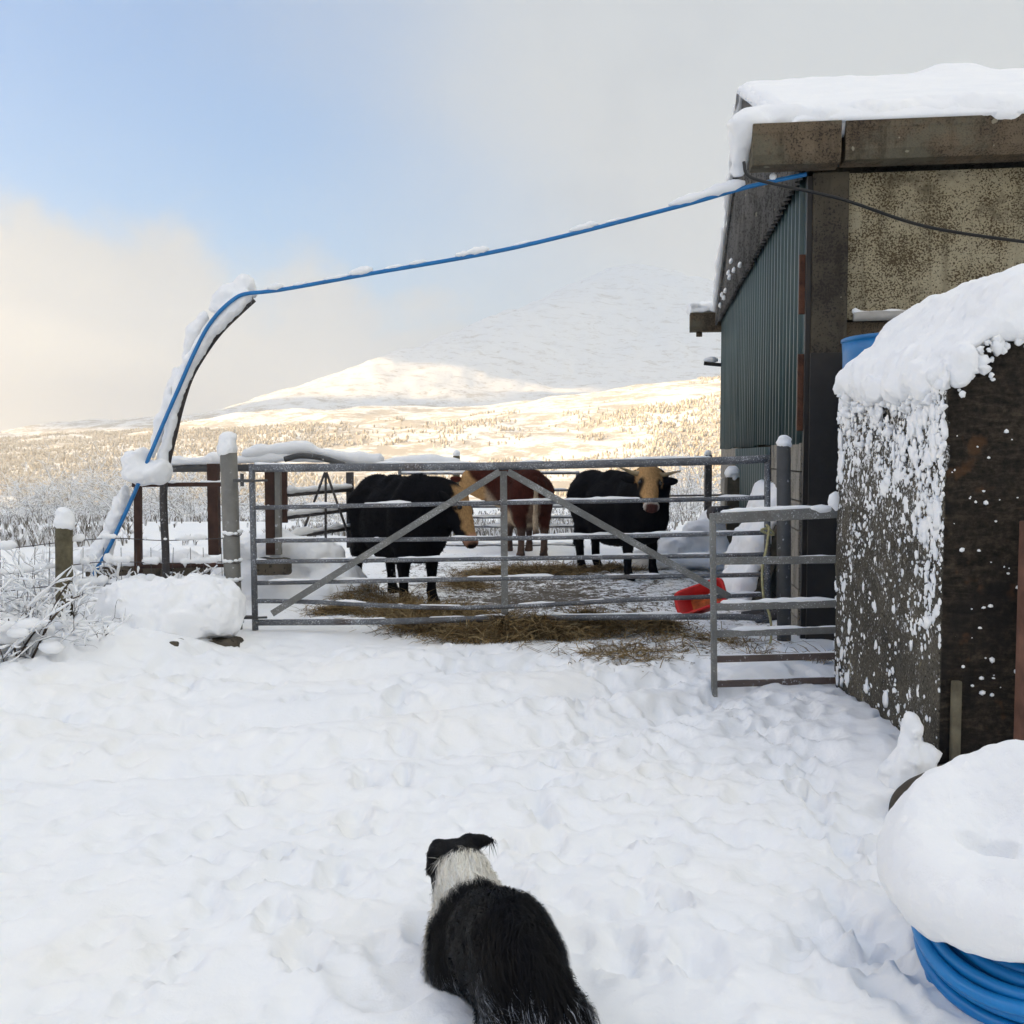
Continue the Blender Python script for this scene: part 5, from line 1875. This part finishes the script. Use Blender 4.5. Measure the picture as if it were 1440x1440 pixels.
    wv = np.where(ishead, 0.0010, 0.0011)[:, None] * r_.uniform(0.6, 1.3, n)[:, None]
    V = np.stack([P0 - side * wv, P0 + side * wv, P1 - side * wv * .8, P1 + side * wv * .8, P2], 1)
    F = np.array([[0, 1, 3], [0, 3, 2], [2, 3, 4]])
    idx = (np.arange(n) * 5)[:, None, None] + F[None]
    hc = coat(P0); hc = np.where(hc[:, :1] < 0.1, hc * r_.uniform(0.3, 1.1, n)[:, None], np.minimum(0.95, hc * r_.uniform(0.8, 1.2, n)[:, None]))
    streak = 0.10 * speck(P0 * np.array([1, 1, 0.35]), 16, 77)
    frost = smoothstep(0.17, 0.03, P0[:, 2] + streak) * (P0[:, 0] < 0.22) + 0.8 * smoothstep(-0.18, -0.28, P0[:, 0]) * smoothstep(0.30, 0.16, P0[:, 2] + 1.6 * streak)
    fr = r_.random(n) < frost * 0.42
    hc[fr] = np.array([0.26, 0.28, 0.32]) * r_.uniform(0.5, 1.5, fr.sum())[:, None]
    tone = np.repeat(hc, 5, axis=0)
    m = bpy.data.materials.new('dog_hair')
    m.use_nodes = True
    N = NT(m.node_tree)
    bs = N.n['Principled BSDF']
    N.put(bs, 'Base Color', N.new('ShaderNodeAttribute', attribute_name='coat').outputs['Color'])
    N.put(bs, 'Roughness', 0.55); N.put(bs, 'Specular IOR Level', 0.14)
    me = np_mesh('fur', V.reshape(-1, 3), idx.reshape(-1, 3), m, True, {'coat': tone})
    obj('fur', me, root, kind='stuff')


build_dog()
# ------------------------------------------------------------------ hay strewn in and before the pen
def strands(points, normals_up, length, width, spread, r_):
    n = len(points)
    az = r_.uniform(0, 2 * math.pi, n); el = r_.normal(0.10, spread, n)
    d = np.stack([np.cos(az) * np.cos(el), np.sin(az) * np.cos(el), np.sin(el)], 1)
    s = np.stack([-np.sin(az), np.cos(az), np.zeros(n)], 1)
    tw = r_.uniform(-0.8, 0.8, n)
    s = s * np.cos(tw)[:, None] + np.array([0, 0, 1]) * np.sin(tw)[:, None]
    L_ = length * r_.uniform(0.5, 1.4, n)[:, None]
    bend = np.stack([r_.normal(0, .25, n), r_.normal(0, .25, n), -np.abs(r_.normal(0, .3, n))], 1)
    a = points; b = points + d * L_ * 0.5; c = points + (d + bend * 0.6) * L_
    w = width * r_.uniform(0.6, 1.3, n)[:, None]
    V = np.stack([a - s * w, a + s * w, b - s * w, b + s * w, c - s * w * .4, c + s * w * .4], 1)
    F = np.array([[0, 1, 3, 2], [2, 3, 5, 4]])
    return V.reshape(-1, 3), ((np.arange(n) * 6)[:, None, None] + F[None]).reshape(-1, 4)


def hay_patch(label_unused, spots, n, seed, thick):
    """spots: (px, py, dep, half width x, half depth y, height)"""
    r_ = np.random.default_rng(seed)
    pts = []
    tot = sum(s[3] * s[4] for s in spots)
    for (px, py, dep, rx, ry, h) in spots:
        c = at(px, py, dep)
        k = int(n * rx * ry / tot)
        x = c.x + rx * r_.normal(0, 0.42, k); y = dep + ry * r_.normal(0, 0.42, k)
        cl = fbm2(x * 4.5, y * 4.5, 3, seed)
        ok = (cl + r_.normal(0, 0.12, k)) > -0.22
        x, y = x[ok], y[ok]
        q = np.exp(-(((x - c.x) / rx) ** 2 + ((y - dep) / ry) ** 2) * 1.2)
        z = np.array([ground_z(a, b) for a, b in zip(x, y)]) + h * q * (0.55 + 0.9 * np.clip(fbm2(x * 5, y * 5, 2, 9) + 0.4, 0, 1)) * r_.random(len(x)) ** 0.5
        pts.append(np.stack([x, y, z + 0.003], 1))
    P = np.concatenate(pts)
    V, F = strands(P, None, 0.15, 0.0026, 0.32, r_)
    tone = np.repeat(r_.random(len(P)), 6)
    return V, F, tone


def build_hay():
    front = [(620, 886, 7.70, 0.42, 0.26, 0.07), (690, 894, 7.35, 0.42, 0.26, 0.15), (755, 896, 7.28, 0.36, 0.24, 0.14), (840, 886, 7.55, 0.48, 0.22, 0.15), (905, 882, 7.7, 0.34, 0.18, 0.11), (610, 868, 8.2, 0.5, 0.35, 0.05)]
    back = [(740, 800, 11.4, 0.55, 0.5, 0.12), (690, 804, 11.3, 0.45, 0.4, 0.10), (790, 801, 11.6, 0.35, 0.4, 0.08), (860, 802, 11.9, 0.5, 0.3, 0.04), (650, 815, 10.5, 0.4, 0.4, 0.03)]
    left = [(515, 842, 9.2, 0.30, 0.25, 0.14), (545, 850, 9.0, 0.3, 0.25, 0.10), (570, 860, 8.6, 0.3, 0.3, 0.06), (480, 862, 8.4, 0.3, 0.2, 0.03)]
    loose = [(900, 935, 6.6, 0.35, 0.25, 0.01), (1085, 940, 6.5, 0.3, 0.14, 0.03), (1160, 940, 6.5, 0.25, 0.14, 0.03), (870, 925, 6.75, 0.5, 0.3, 0.005), (990, 905, 7.2, 0.7, 0.4, 0.004)]
    m = bpy.data.materials.new('hay')
    m.use_nodes = True
    N = NT(m.node_tree)
    bs = N.n['Principled BSDF']
    N.put(bs, 'Base Color', N.ramp(N.new('ShaderNodeAttribute', attribute_name='tone').outputs['Fac'], [(0.0, (0.075, 0.045, 0.018)), (0.5, (0.20, 0.135, 0.058)), (1.0, (0.36, 0.27, 0.14))]))
    N.put(bs, 'Roughness', 0.8); N.put(bs, 'Specular IOR Level', 0.2)
    Vs, Fs, Ts, b = [], [], [], 0
    for spots, n, seed in ((front, 24000, 1), (back, 11000, 2), (left, 6000, 3), (loose, 2200, 4)):
        V, F, T = hay_patch('', spots, n, seed, 0)
        Vs.append(V); Fs.append(F + b); Ts.append(T); b += len(V)
    obj('hay', np_mesh('hay', np.concatenate(Vs), np.concatenate(Fs), m, False, {'tone': np.concatenate(Ts)}), kind='stuff')


build_hay()

# ------------------------------------------------------------------ snow covered boulders by the gate post, blocks and drifts
M_STONE = concrete_mat('stone', (0.055, 0.045, 0.033), (0.12, 0.10, 0.075), (0.03, 0.026, 0.02), 0.55, 0.62, 30)


def stone(name, c, r, label, cat, seed, parent=None, rot=0.0, group=None):
    g = SDF((-r[0] * 1.3, -r[1] * 1.3, -r[2] * 1.3), (r[0] * 1.3, r[1] * 1.3, r[2] * 1.3), max(0.012, min(r) / 10))
    g.box((0, 0, 0), (2 * r[0], 2 * r[1], 2 * r[2]), min(r) * 0.45)
    g.noise(min(r) * 0.18, 0.8 / min(r), seed, 3)
    p, q = g.arrays()
    o = obj(name, np_mesh(name, p, q, M_STONE, True), parent)
    o.location = c
    o.rotation_euler = (0, 0, rot)
    if label:
        o['label'] = label; o['category'] = cat
    if group:
        o['group'] = group
    return o


def snow_drift(name, lo, hi, c, prims, label, seed, amp=0.03, f=5.0, res=0.0135):
    g = SDF(lo, hi, res)
    for pr in prims:
        g.ellipsoid(pr[0], pr[1], k=0.07)
    g.noise(amp, f, seed, 3); g.noise(amp * 0.32, f * 4.2, seed + 1, 4)
    p, q = g.arrays()
    o = obj(name, np_mesh(name, p, q, SNOW, True), None, label=label, category='snow')
    o.location = c
    return o


mc = at(232, 880, 6.95)
mz = ground_z(mc.x, mc.y)
snow_drift('snow_mound', (-0.75, -0.55, -0.25), (0.75, 0.45, 0.55), (mc.x, mc.y, mz), [
    ((-0.24, 0.0, 0.14), (0.30, 0.26, 0.19)), ((0.02, -0.02, 0.17), (0.34, 0.26, 0.17)), ((0.26, 0.02, 0.15), (0.24, 0.24, 0.17)), ((0.40, -0.02, 0.08), (0.14, 0.20, 0.15)),
    ((-0.05, -0.20, 0.06), (0.20, 0.16, 0.15)), ((-0.40, -0.02, 0.06), (0.17, 0.2, 0.14)), ((0.16, -0.18, 0.05), (0.18, 0.16, 0.15)), ((-0.42, -0.22, -0.06), (0.26, 0.22, 0.14)), ((-0.15, -0.34, -0.06), (0.26, 0.18, 0.13))],
    'rounded mound of snow over boulders, hugging the foot of the thick grey gate post', 301, 0.05, 4.6)
stone('boulder', at(310, 912, 6.86), (0.14, 0.10, 0.07), 'brown boulder edge showing under the snow mound by the grey post', 'boulder', 1)
stone('boulder', at(172, 896, 6.60), (0.09, 0.09, 0.05), 'dark stone peeping from a gap low in the snow mound, brambles side', 'boulder', 2)
stone('boulder', at(242, 910, 6.50), (0.06, 0.08, 0.045), 'small dark stone peeping from the middle of the snow mound', 'boulder', 3)
for i, (px, py, dep, rx, rz, lab) in enumerate(((200, 812, 8.9, .22, .13, 'rough grey stone block at the foot of the blue pipe, snow on top'), (262, 812, 8.7, .17, .12, 'squat mossy stone block under the low rusty rail'), (160, 806, 9.1, .20, .10, 'low stone block just behind the lower end of the blue pipe'))):
    q = at(px, py, dep)
    stone('stone_block', q, (rx, 0.16, rz), lab, 'stone', 10 + i, None, rng.uniform(-.2, .2))
    snow_drift('block_snow', (-rx * 1.6, -0.3, -0.1), (rx * 1.6, 0.3, 0.3), (q.x, q.y, q.z + rz), [((-rx * .3, 0, 0.02), (rx * .85, 0.17, 0.07)), ((rx * .4, 0, 0.03), (rx * .75, 0.17, 0.06))], ('snow pad on the rough grey block at the blue pipe foot', 'snow pad on the mossy block under the rusty rail', 'snow pad on the low block behind the pipe end')[i], 330 + i, 0.02, 9)
# drifts inside the pen, left side
q = at(400, 770, 9.6)
snow_drift('snow_drift', (-0.95, -0.6, -1.0), (1.05, 0.6, 0.35), q, [((-0.05, 0, 0.0), (0.32, 0.3, 0.17)), ((0.25, 0, -0.06), (0.28, 0.3, 0.14)), ((-0.1, 0.05, -0.45), (0.55, 0.4, 0.35)), ((0.4, 0.0, -0.40), (0.45, 0.4, 0.28)), ((-0.45, 0.1, -0.35), (0.35, 0.4, 0.25)), ((-0.40, 0.1, 0.02), (0.22, 0.25, 0.10))],
    'deep pillow of snow inside the pen, beneath the slanting hurdle', 341, 0.05, 4.0, 0.022)
stone('wooden_block', at(384, 797, 9.1), (0.15, 0.12, 0.07), 'brown block poking from the pillow of snow behind the gate hinge end', 'block', 21)
q = at(975, 742, 12.3)
snow_drift('snow_drift', (-1.0, -0.8, -0.6), (0.95, 0.8, 0.6), q, [((0.10, 0, -0.06), (0.26, 0.35, 0.19)), ((-0.15, 0, -0.25), (0.28, 0.35, 0.17)), ((0.22, 0, -0.15), (0.28, 0.35, 0.22)), ((0.24, 0.1, 0.13), (0.15, 0.2, 0.11)), ((0.0, 0, -0.38), (0.7, 0.55, 0.16))],
    'broad heap of snow at the back of the pen beside the black stump', 351, 0.06, 3.0, 0.028)
lg = MB(); A = at(1000, 722, 11.75); lg.tube([A, A + Vector((0.22, 0.12, 0.0))], 0.085, 10)
lg.build('log', M_BARDARK, None, True, label='dark log end sticking out of the heap of snow by the barn', category='log')
# pallets leaning on the barn under a sheet of snow
pz = empty('pallet', (0, 0, 0), 'weathered slatted pallet leaning on the barn gable, thick snow on its face', 'pallet')
a = at(1040, 860, 8.9); b = at(1083, 700, 9.3)
pz.location = (a.x, a.y, ground_z(a.x, a.y))
for k in range(6):
    t0 = k / 6
    p0 = Vector((0.0, 0.0, 0.02)).lerp(Vector((0.36, 0.18, 0.98)), t0 + 0.03)
    mb = MB(); mb.beam(p0 + Vector((-0.02, 0.55, 0)), p0 + Vector((0.0, -0.35, 0)), 0.10, 0.02, (-0.9, 0, 0.4)); mb.build('slat', M_OLDWOOD, pz, bevel=0.002)
for yy in (-0.3, 0.1, 0.5):
    mb = MB(); mb.beam(Vector((0.05, yy, 0.0)), Vector((0.41, yy + 0.18, 0.98)), 0.04, 0.09, (-0.9, 0, 0.4)); mb.build('bearer', M_OLDWOOD, pz, bevel=0.002)
g = SDF((-0.30, -0.6, 0.05), (0.60, 0.95, 1.25), 0.02)
for k in range(9):
    t0 = k / 8
    c0 = Vector((-0.05, -0.28 + 0.15 * t0, 0.12)).lerp(Vector((0.33, -0.12, 1.0)), t0)
    g.capsule(c0, c0 + Vector((0, 0.75, 0)), 0.085 + 0.02 * math.sin(k * 2.1), 0.085, 0.05)
g.noise(0.03, 5, 361, 3); g.noise(0.008, 24, 362, 2)
p_, q_ = g.arrays()
obj('snow', np_mesh('snow', p_, q_, SNOW, True), pz)
for i, (x0, y0, x1, y1, r_) in enumerate(((1045, 868, 1090, 862, 0.05), (1062, 872, 1125, 858, 0.045))):
    mb = MB(); mb.tube([at(x0, y0, 8.2 - .2 * i), at(x1, y1, 8.25 - .2 * i)], r_, 9)
    mb.build('log', M_BARDARK, None, True, label=('dark round log lying at the pallet foot beside the barn', 'thin dark log lying behind the black topped gate post')[i], category='log')


# ------------------------------------------------------------------ brambles, bushes and scrub
def grow(mb, sn, a, d, L_, r, depth, r_, snow=0.010, bend=0.35, snow_p=0.8, sides=3):
    pts = [a]
    n = 4
    for i in range(n):
        d = (d + Vector((r_.normal(0, bend), r_.normal(0, bend), r_.normal(0, bend) - 0.06)) * 0.45).normalized()
        pts.append(pts[-1] + d * (L_ / n))
    mb.tube(pts, list(np.linspace(r, r * 0.55, n + 1)), sides, caps=False)
    if sn is not None and r_.random() < snow_p:
        i0 = r_.integers(0, 2)
        sp = [p + Vector((0, 0, r * 0.8 + snow * 0.45)) for p in pts[i0:]]
        q = [snow * v for v in (0.35, 1.0, 1.2, 0.9, 0.4)[:len(sp)]]
        q = [v * r_.uniform(0.6, 1.35) for v in q]
        if abs(d.z) < 0.93:
            sn.tube(sp, q, 4, caps=False)
    if depth > 0:
        for k in range(3 if depth > 1 else 2):
            t = r_.integers(1, n + 1)
            dd = (d + Vector((r_.normal(0, 0.8), r_.normal(0, 0.8), r_.normal(0.1, 0.5)))).normalized()
            grow(mb, sn, pts[t], dd, L_ * r_.uniform(0.5, 0.75), r * 0.6, depth - 1, r_, snow * 0.85, bend, snow_p, sides)


M_TWIG = plain_mat('twig', (0.060, 0.045, 0.034), 0.9, 0, 0, 10, 0.4, 9)
M_FROSTTWIG = plain_mat('frosted_twig', (0.30, 0.285, 0.265), 0.9, 0, 0, 10, 0.5, 3)


def bush(name, label, cat, x, y, h, spread, n, seed, group, twig=None, snow=0.010, r=0.006, depth=2, lean=0.0, snow_p=0.8, z=None):
    r_ = np.random.default_rng(seed)
    zz = ground_z(x, y) if z is None else z
    root = empty(name, (x, y, zz), label, cat, group)
    mb, sn = MB(), MB()
    for k in range(n):
        a = Vector((r_.normal(0, spread * 0.35), r_.normal(0, spread * 0.35), -0.05))
        d = Vector((a.x * 0.8 / max(spread, .1) + r_.normal(0, 0.35) + lean, r_.normal(0, 0.35), 1.0)).normalized()
        grow(mb, sn, a, d, h * r_.uniform(0.5, 0.85), r, depth, r_, snow, 0.35, snow_p)
    mb.build('stems', twig or M_TWIG, root, False)
    if name == 'bramble':
        for k in range(22):
            sn.blob((r_.normal(0, spread * 0.4), r_.normal(0, spread * 0.4), abs(r_.normal(h * 0.3, h * 0.18))), r_.uniform(0.04, 0.10), seed + k, 2, 0.4, (1.2, 1.1, 0.55))
    if sn.v:
        sn.build('snow', SNOW, root, True, kind='stuff')
    return root


bl = ('tangle of snow laden bramble at the photo edge, nearest the camera', 'bramble clump loaded with snow just before the mossy fence stake', 'snow buried bramble between the mossy stake and the snow mound', 'bramble smothered in snow behind the wire fence, beside the blue pipe end',
      'far bramble hump outside the wire fence, under heavy snow', 'bramble thicket half buried, beyond the mossy stake at the frame edge',
      'low bramble under the thick snow on the lowest fence wire', 'bramble sprays poking up around the grey stone blocks', 'bramble behind the top wire, halfway from stake to blue pipe', 'outermost bramble bank beyond the fence, smothered white', 'bramble at the foot of the thin rusty uprights')
for i, (px, py, dep, h, sp, n) in enumerate(((12, 950, 6.1, 0.55, 0.5, 16), (55, 890, 6.9, 0.50, 0.5, 18), (128, 868, 7.4, 0.35, 0.4, 13), (120, 830, 8.0, 0.50, 0.5, 16), (40, 815, 8.6, 0.60, 0.6, 18), (-10, 850, 7.6, 0.6, 0.5, 16), (165, 860, 7.9, 0.4, 0.5, 14), (225, 815, 8.3, 0.40, 0.5, 14), (75, 800, 9.5, 0.7, 0.6, 18), (10, 790, 11.0, 0.8, 0.8, 20), (170, 790, 10.5, 0.6, 0.7, 18))):
    q = at(px, py, dep)
    bush('bramble', bl[i], 'bramble', q.x, q.y, h, sp, n, 700 + i, 'snowy brambles along the fence', None, 0.011, 0.0042, 3)
# bare canes arching in at the lower left
mb = MB()
for pts in (((18, 965), (40, 935), (62, 890), (80, 845), (98, 818)), ((8, 955), (28, 920), (48, 890), (76, 868)), ((62, 890), (72, 872), (96, 846), (112, 838)), ((30, 940), (18, 905), (12, 870)), ((40, 935), (52, 945), (58, 958))):
    P = catmull([at(x, y, 6.05) for x, y in pts], 6)
    mb.tube(P, list(np.linspace(0.009, 0.004, len(P))), 6)
mb.build('cane', M_TWIG, None, True, label='bare dark forked cane arching up before the snowy brambles, lowest on the bank', category='branch')

places = (
    (60, 30, 0.7, 'low frosted bush just outside the wire fence, above the mossy stake'), (100, 34, 1.1, 'twiggy white bush rising behind the mossy stake'), (20, 40, 1.2, 'pale frosted thicket at the frame edge beyond the wire fence'),
    (150, 32, 0.9, 'frosted bush seen just beside the slanting blue pipe'), (205, 30, 1.0, 'frosted bush framed by the two thin rusty uprights'), (250, 36, 1.3, 'taller frosted bush between the arched pole and the grey post'),
    (282, 28, 0.8, 'small frosted bush right against the thick rusty upright'), (330, 33, 1.2, 'frosted bush showing in the gap between grey post and gate stile'), (115, 52, 1.9, 'large hoary tree, tallest over the snow topped mossy stake'),
    (180, 60, 1.8, 'rounded hoary tree farther off past the blue pipe foot'), (35, 62, 1.6, 'far rounded white bush low at the frame edge'), (255, 58, 1.8, 'far hoary tree above the low rusty rail'),
    (420, 30, 0.9, 'frosted bush visible through the bars of the slanting hurdle'), (455, 34, 1.0, 'frosted bush behind the inverted V brace of the hurdle'), (480, 44, 1.4, 'frosted bush between the hurdle and the rump of the black cow'),
    (955, 26, 0.9, 'frosted bush just beside the ear of the horned cow'), (985, 24, 1.0, 'frosted bush at the thin dark post by the barn'), (1010, 30, 1.2, 'frosted bush tucked against the far barn corner'), (940, 38, 1.3, 'farther white bush over the back of the horned cow'))
for i, (px, dep, h, lab) in enumerate(places):
    q = at(px, 700, dep)
    bush('frosted_bush', lab, 'bush', q.x, q.y, h * (1.8 if px < 290 else 1.45), h * (1.4 if px < 290 else 1.1), 19 if px < 290 else 16, 800 + i, 'frosted bushes beyond the pen', M_FROSTTWIG, 0.012, 0.007 + dep * 0.0001, 3, 0, 0.7)


def build_scrub():
    """low frosted heather and bracken over the slope behind the pen"""
    r_ = np.random.default_rng(61)
    n = 28000
    y = 17 + 150 * r_.random(n) ** 1.8
    x = r_.uniform(-0.56, 0.42, n) * y
    den = fbm2(x / 5, y / 8, 3, 611)
    ok = (den + r_.normal(0, 0.12, n) > -0.05) & ~((x > 2.6) & (y < 18))
    x, y = x[ok], y[ok]
    k = len(x)
    z = base_z(x, y)
    h = r_.uniform(0.08, 0.26, k) * (0.8 + y / 200)
    V, F, T = [], [], []
    for b in range(6):
        az = r_.uniform(0, 2 * math.pi, k); sp = r_.uniform(0.1, 0.6, k)
        w = 0.005 + y * 0.00022
        tip = np.stack([x + np.cos(az) * sp * h, y + np.sin(az) * sp * h, z + h * r_.uniform(0.6, 1.1, k)], 1)
        mid = np.stack([x + np.cos(az) * sp * h * .4, y + np.sin(az) * sp * h * .4, z + h * 0.5], 1)
        V.append(np.stack([np.stack([x - w, y, z - 0.02], 1), np.stack([x + w, y, z - 0.02], 1), mid + np.stack([w, 0 * w, 0 * w], 1) * 1.2, tip, mid - np.stack([w, 0 * w, 0 * w], 1) * 1.2], 1))
    V = np.stack(V, 1).reshape(-1, 3)
    m_ = k * 6
    b5 = (np.arange(m_) * 5)[:, None]
    F = np.concatenate([b5 + np.array([0, 1, 2]), b5 + np.array([0, 2, 4]), b5 + np.array([4, 2, 3])])
    tone = np.repeat(r_.random(m_), 5)
    m = bpy.data.materials.new('frosted_scrub')
    m.use_nodes = True
    N = NT(m.node_tree)
    bs = N.n['Principled BSDF']
    N.put(bs, 'Base Color', N.ramp(N.new('ShaderNodeAttribute', attribute_name='tone').outputs['Fac'], [(0.0, (0.10, 0.085, 0.068)), (0.35, (0.34, 0.32, 0.29)), (0.6, (0.74, 0.74, 0.75)), (1.0, (0.84, 0.84, 0.85))]))
    N.put(bs, 'Roughness', 0.9); N.put(bs, 'Specular IOR Level', 0.1)
    obj('scrub', np_mesh('scrub', V, F, m, False, {'tone': tone}), kind='stuff')


build_scrub()
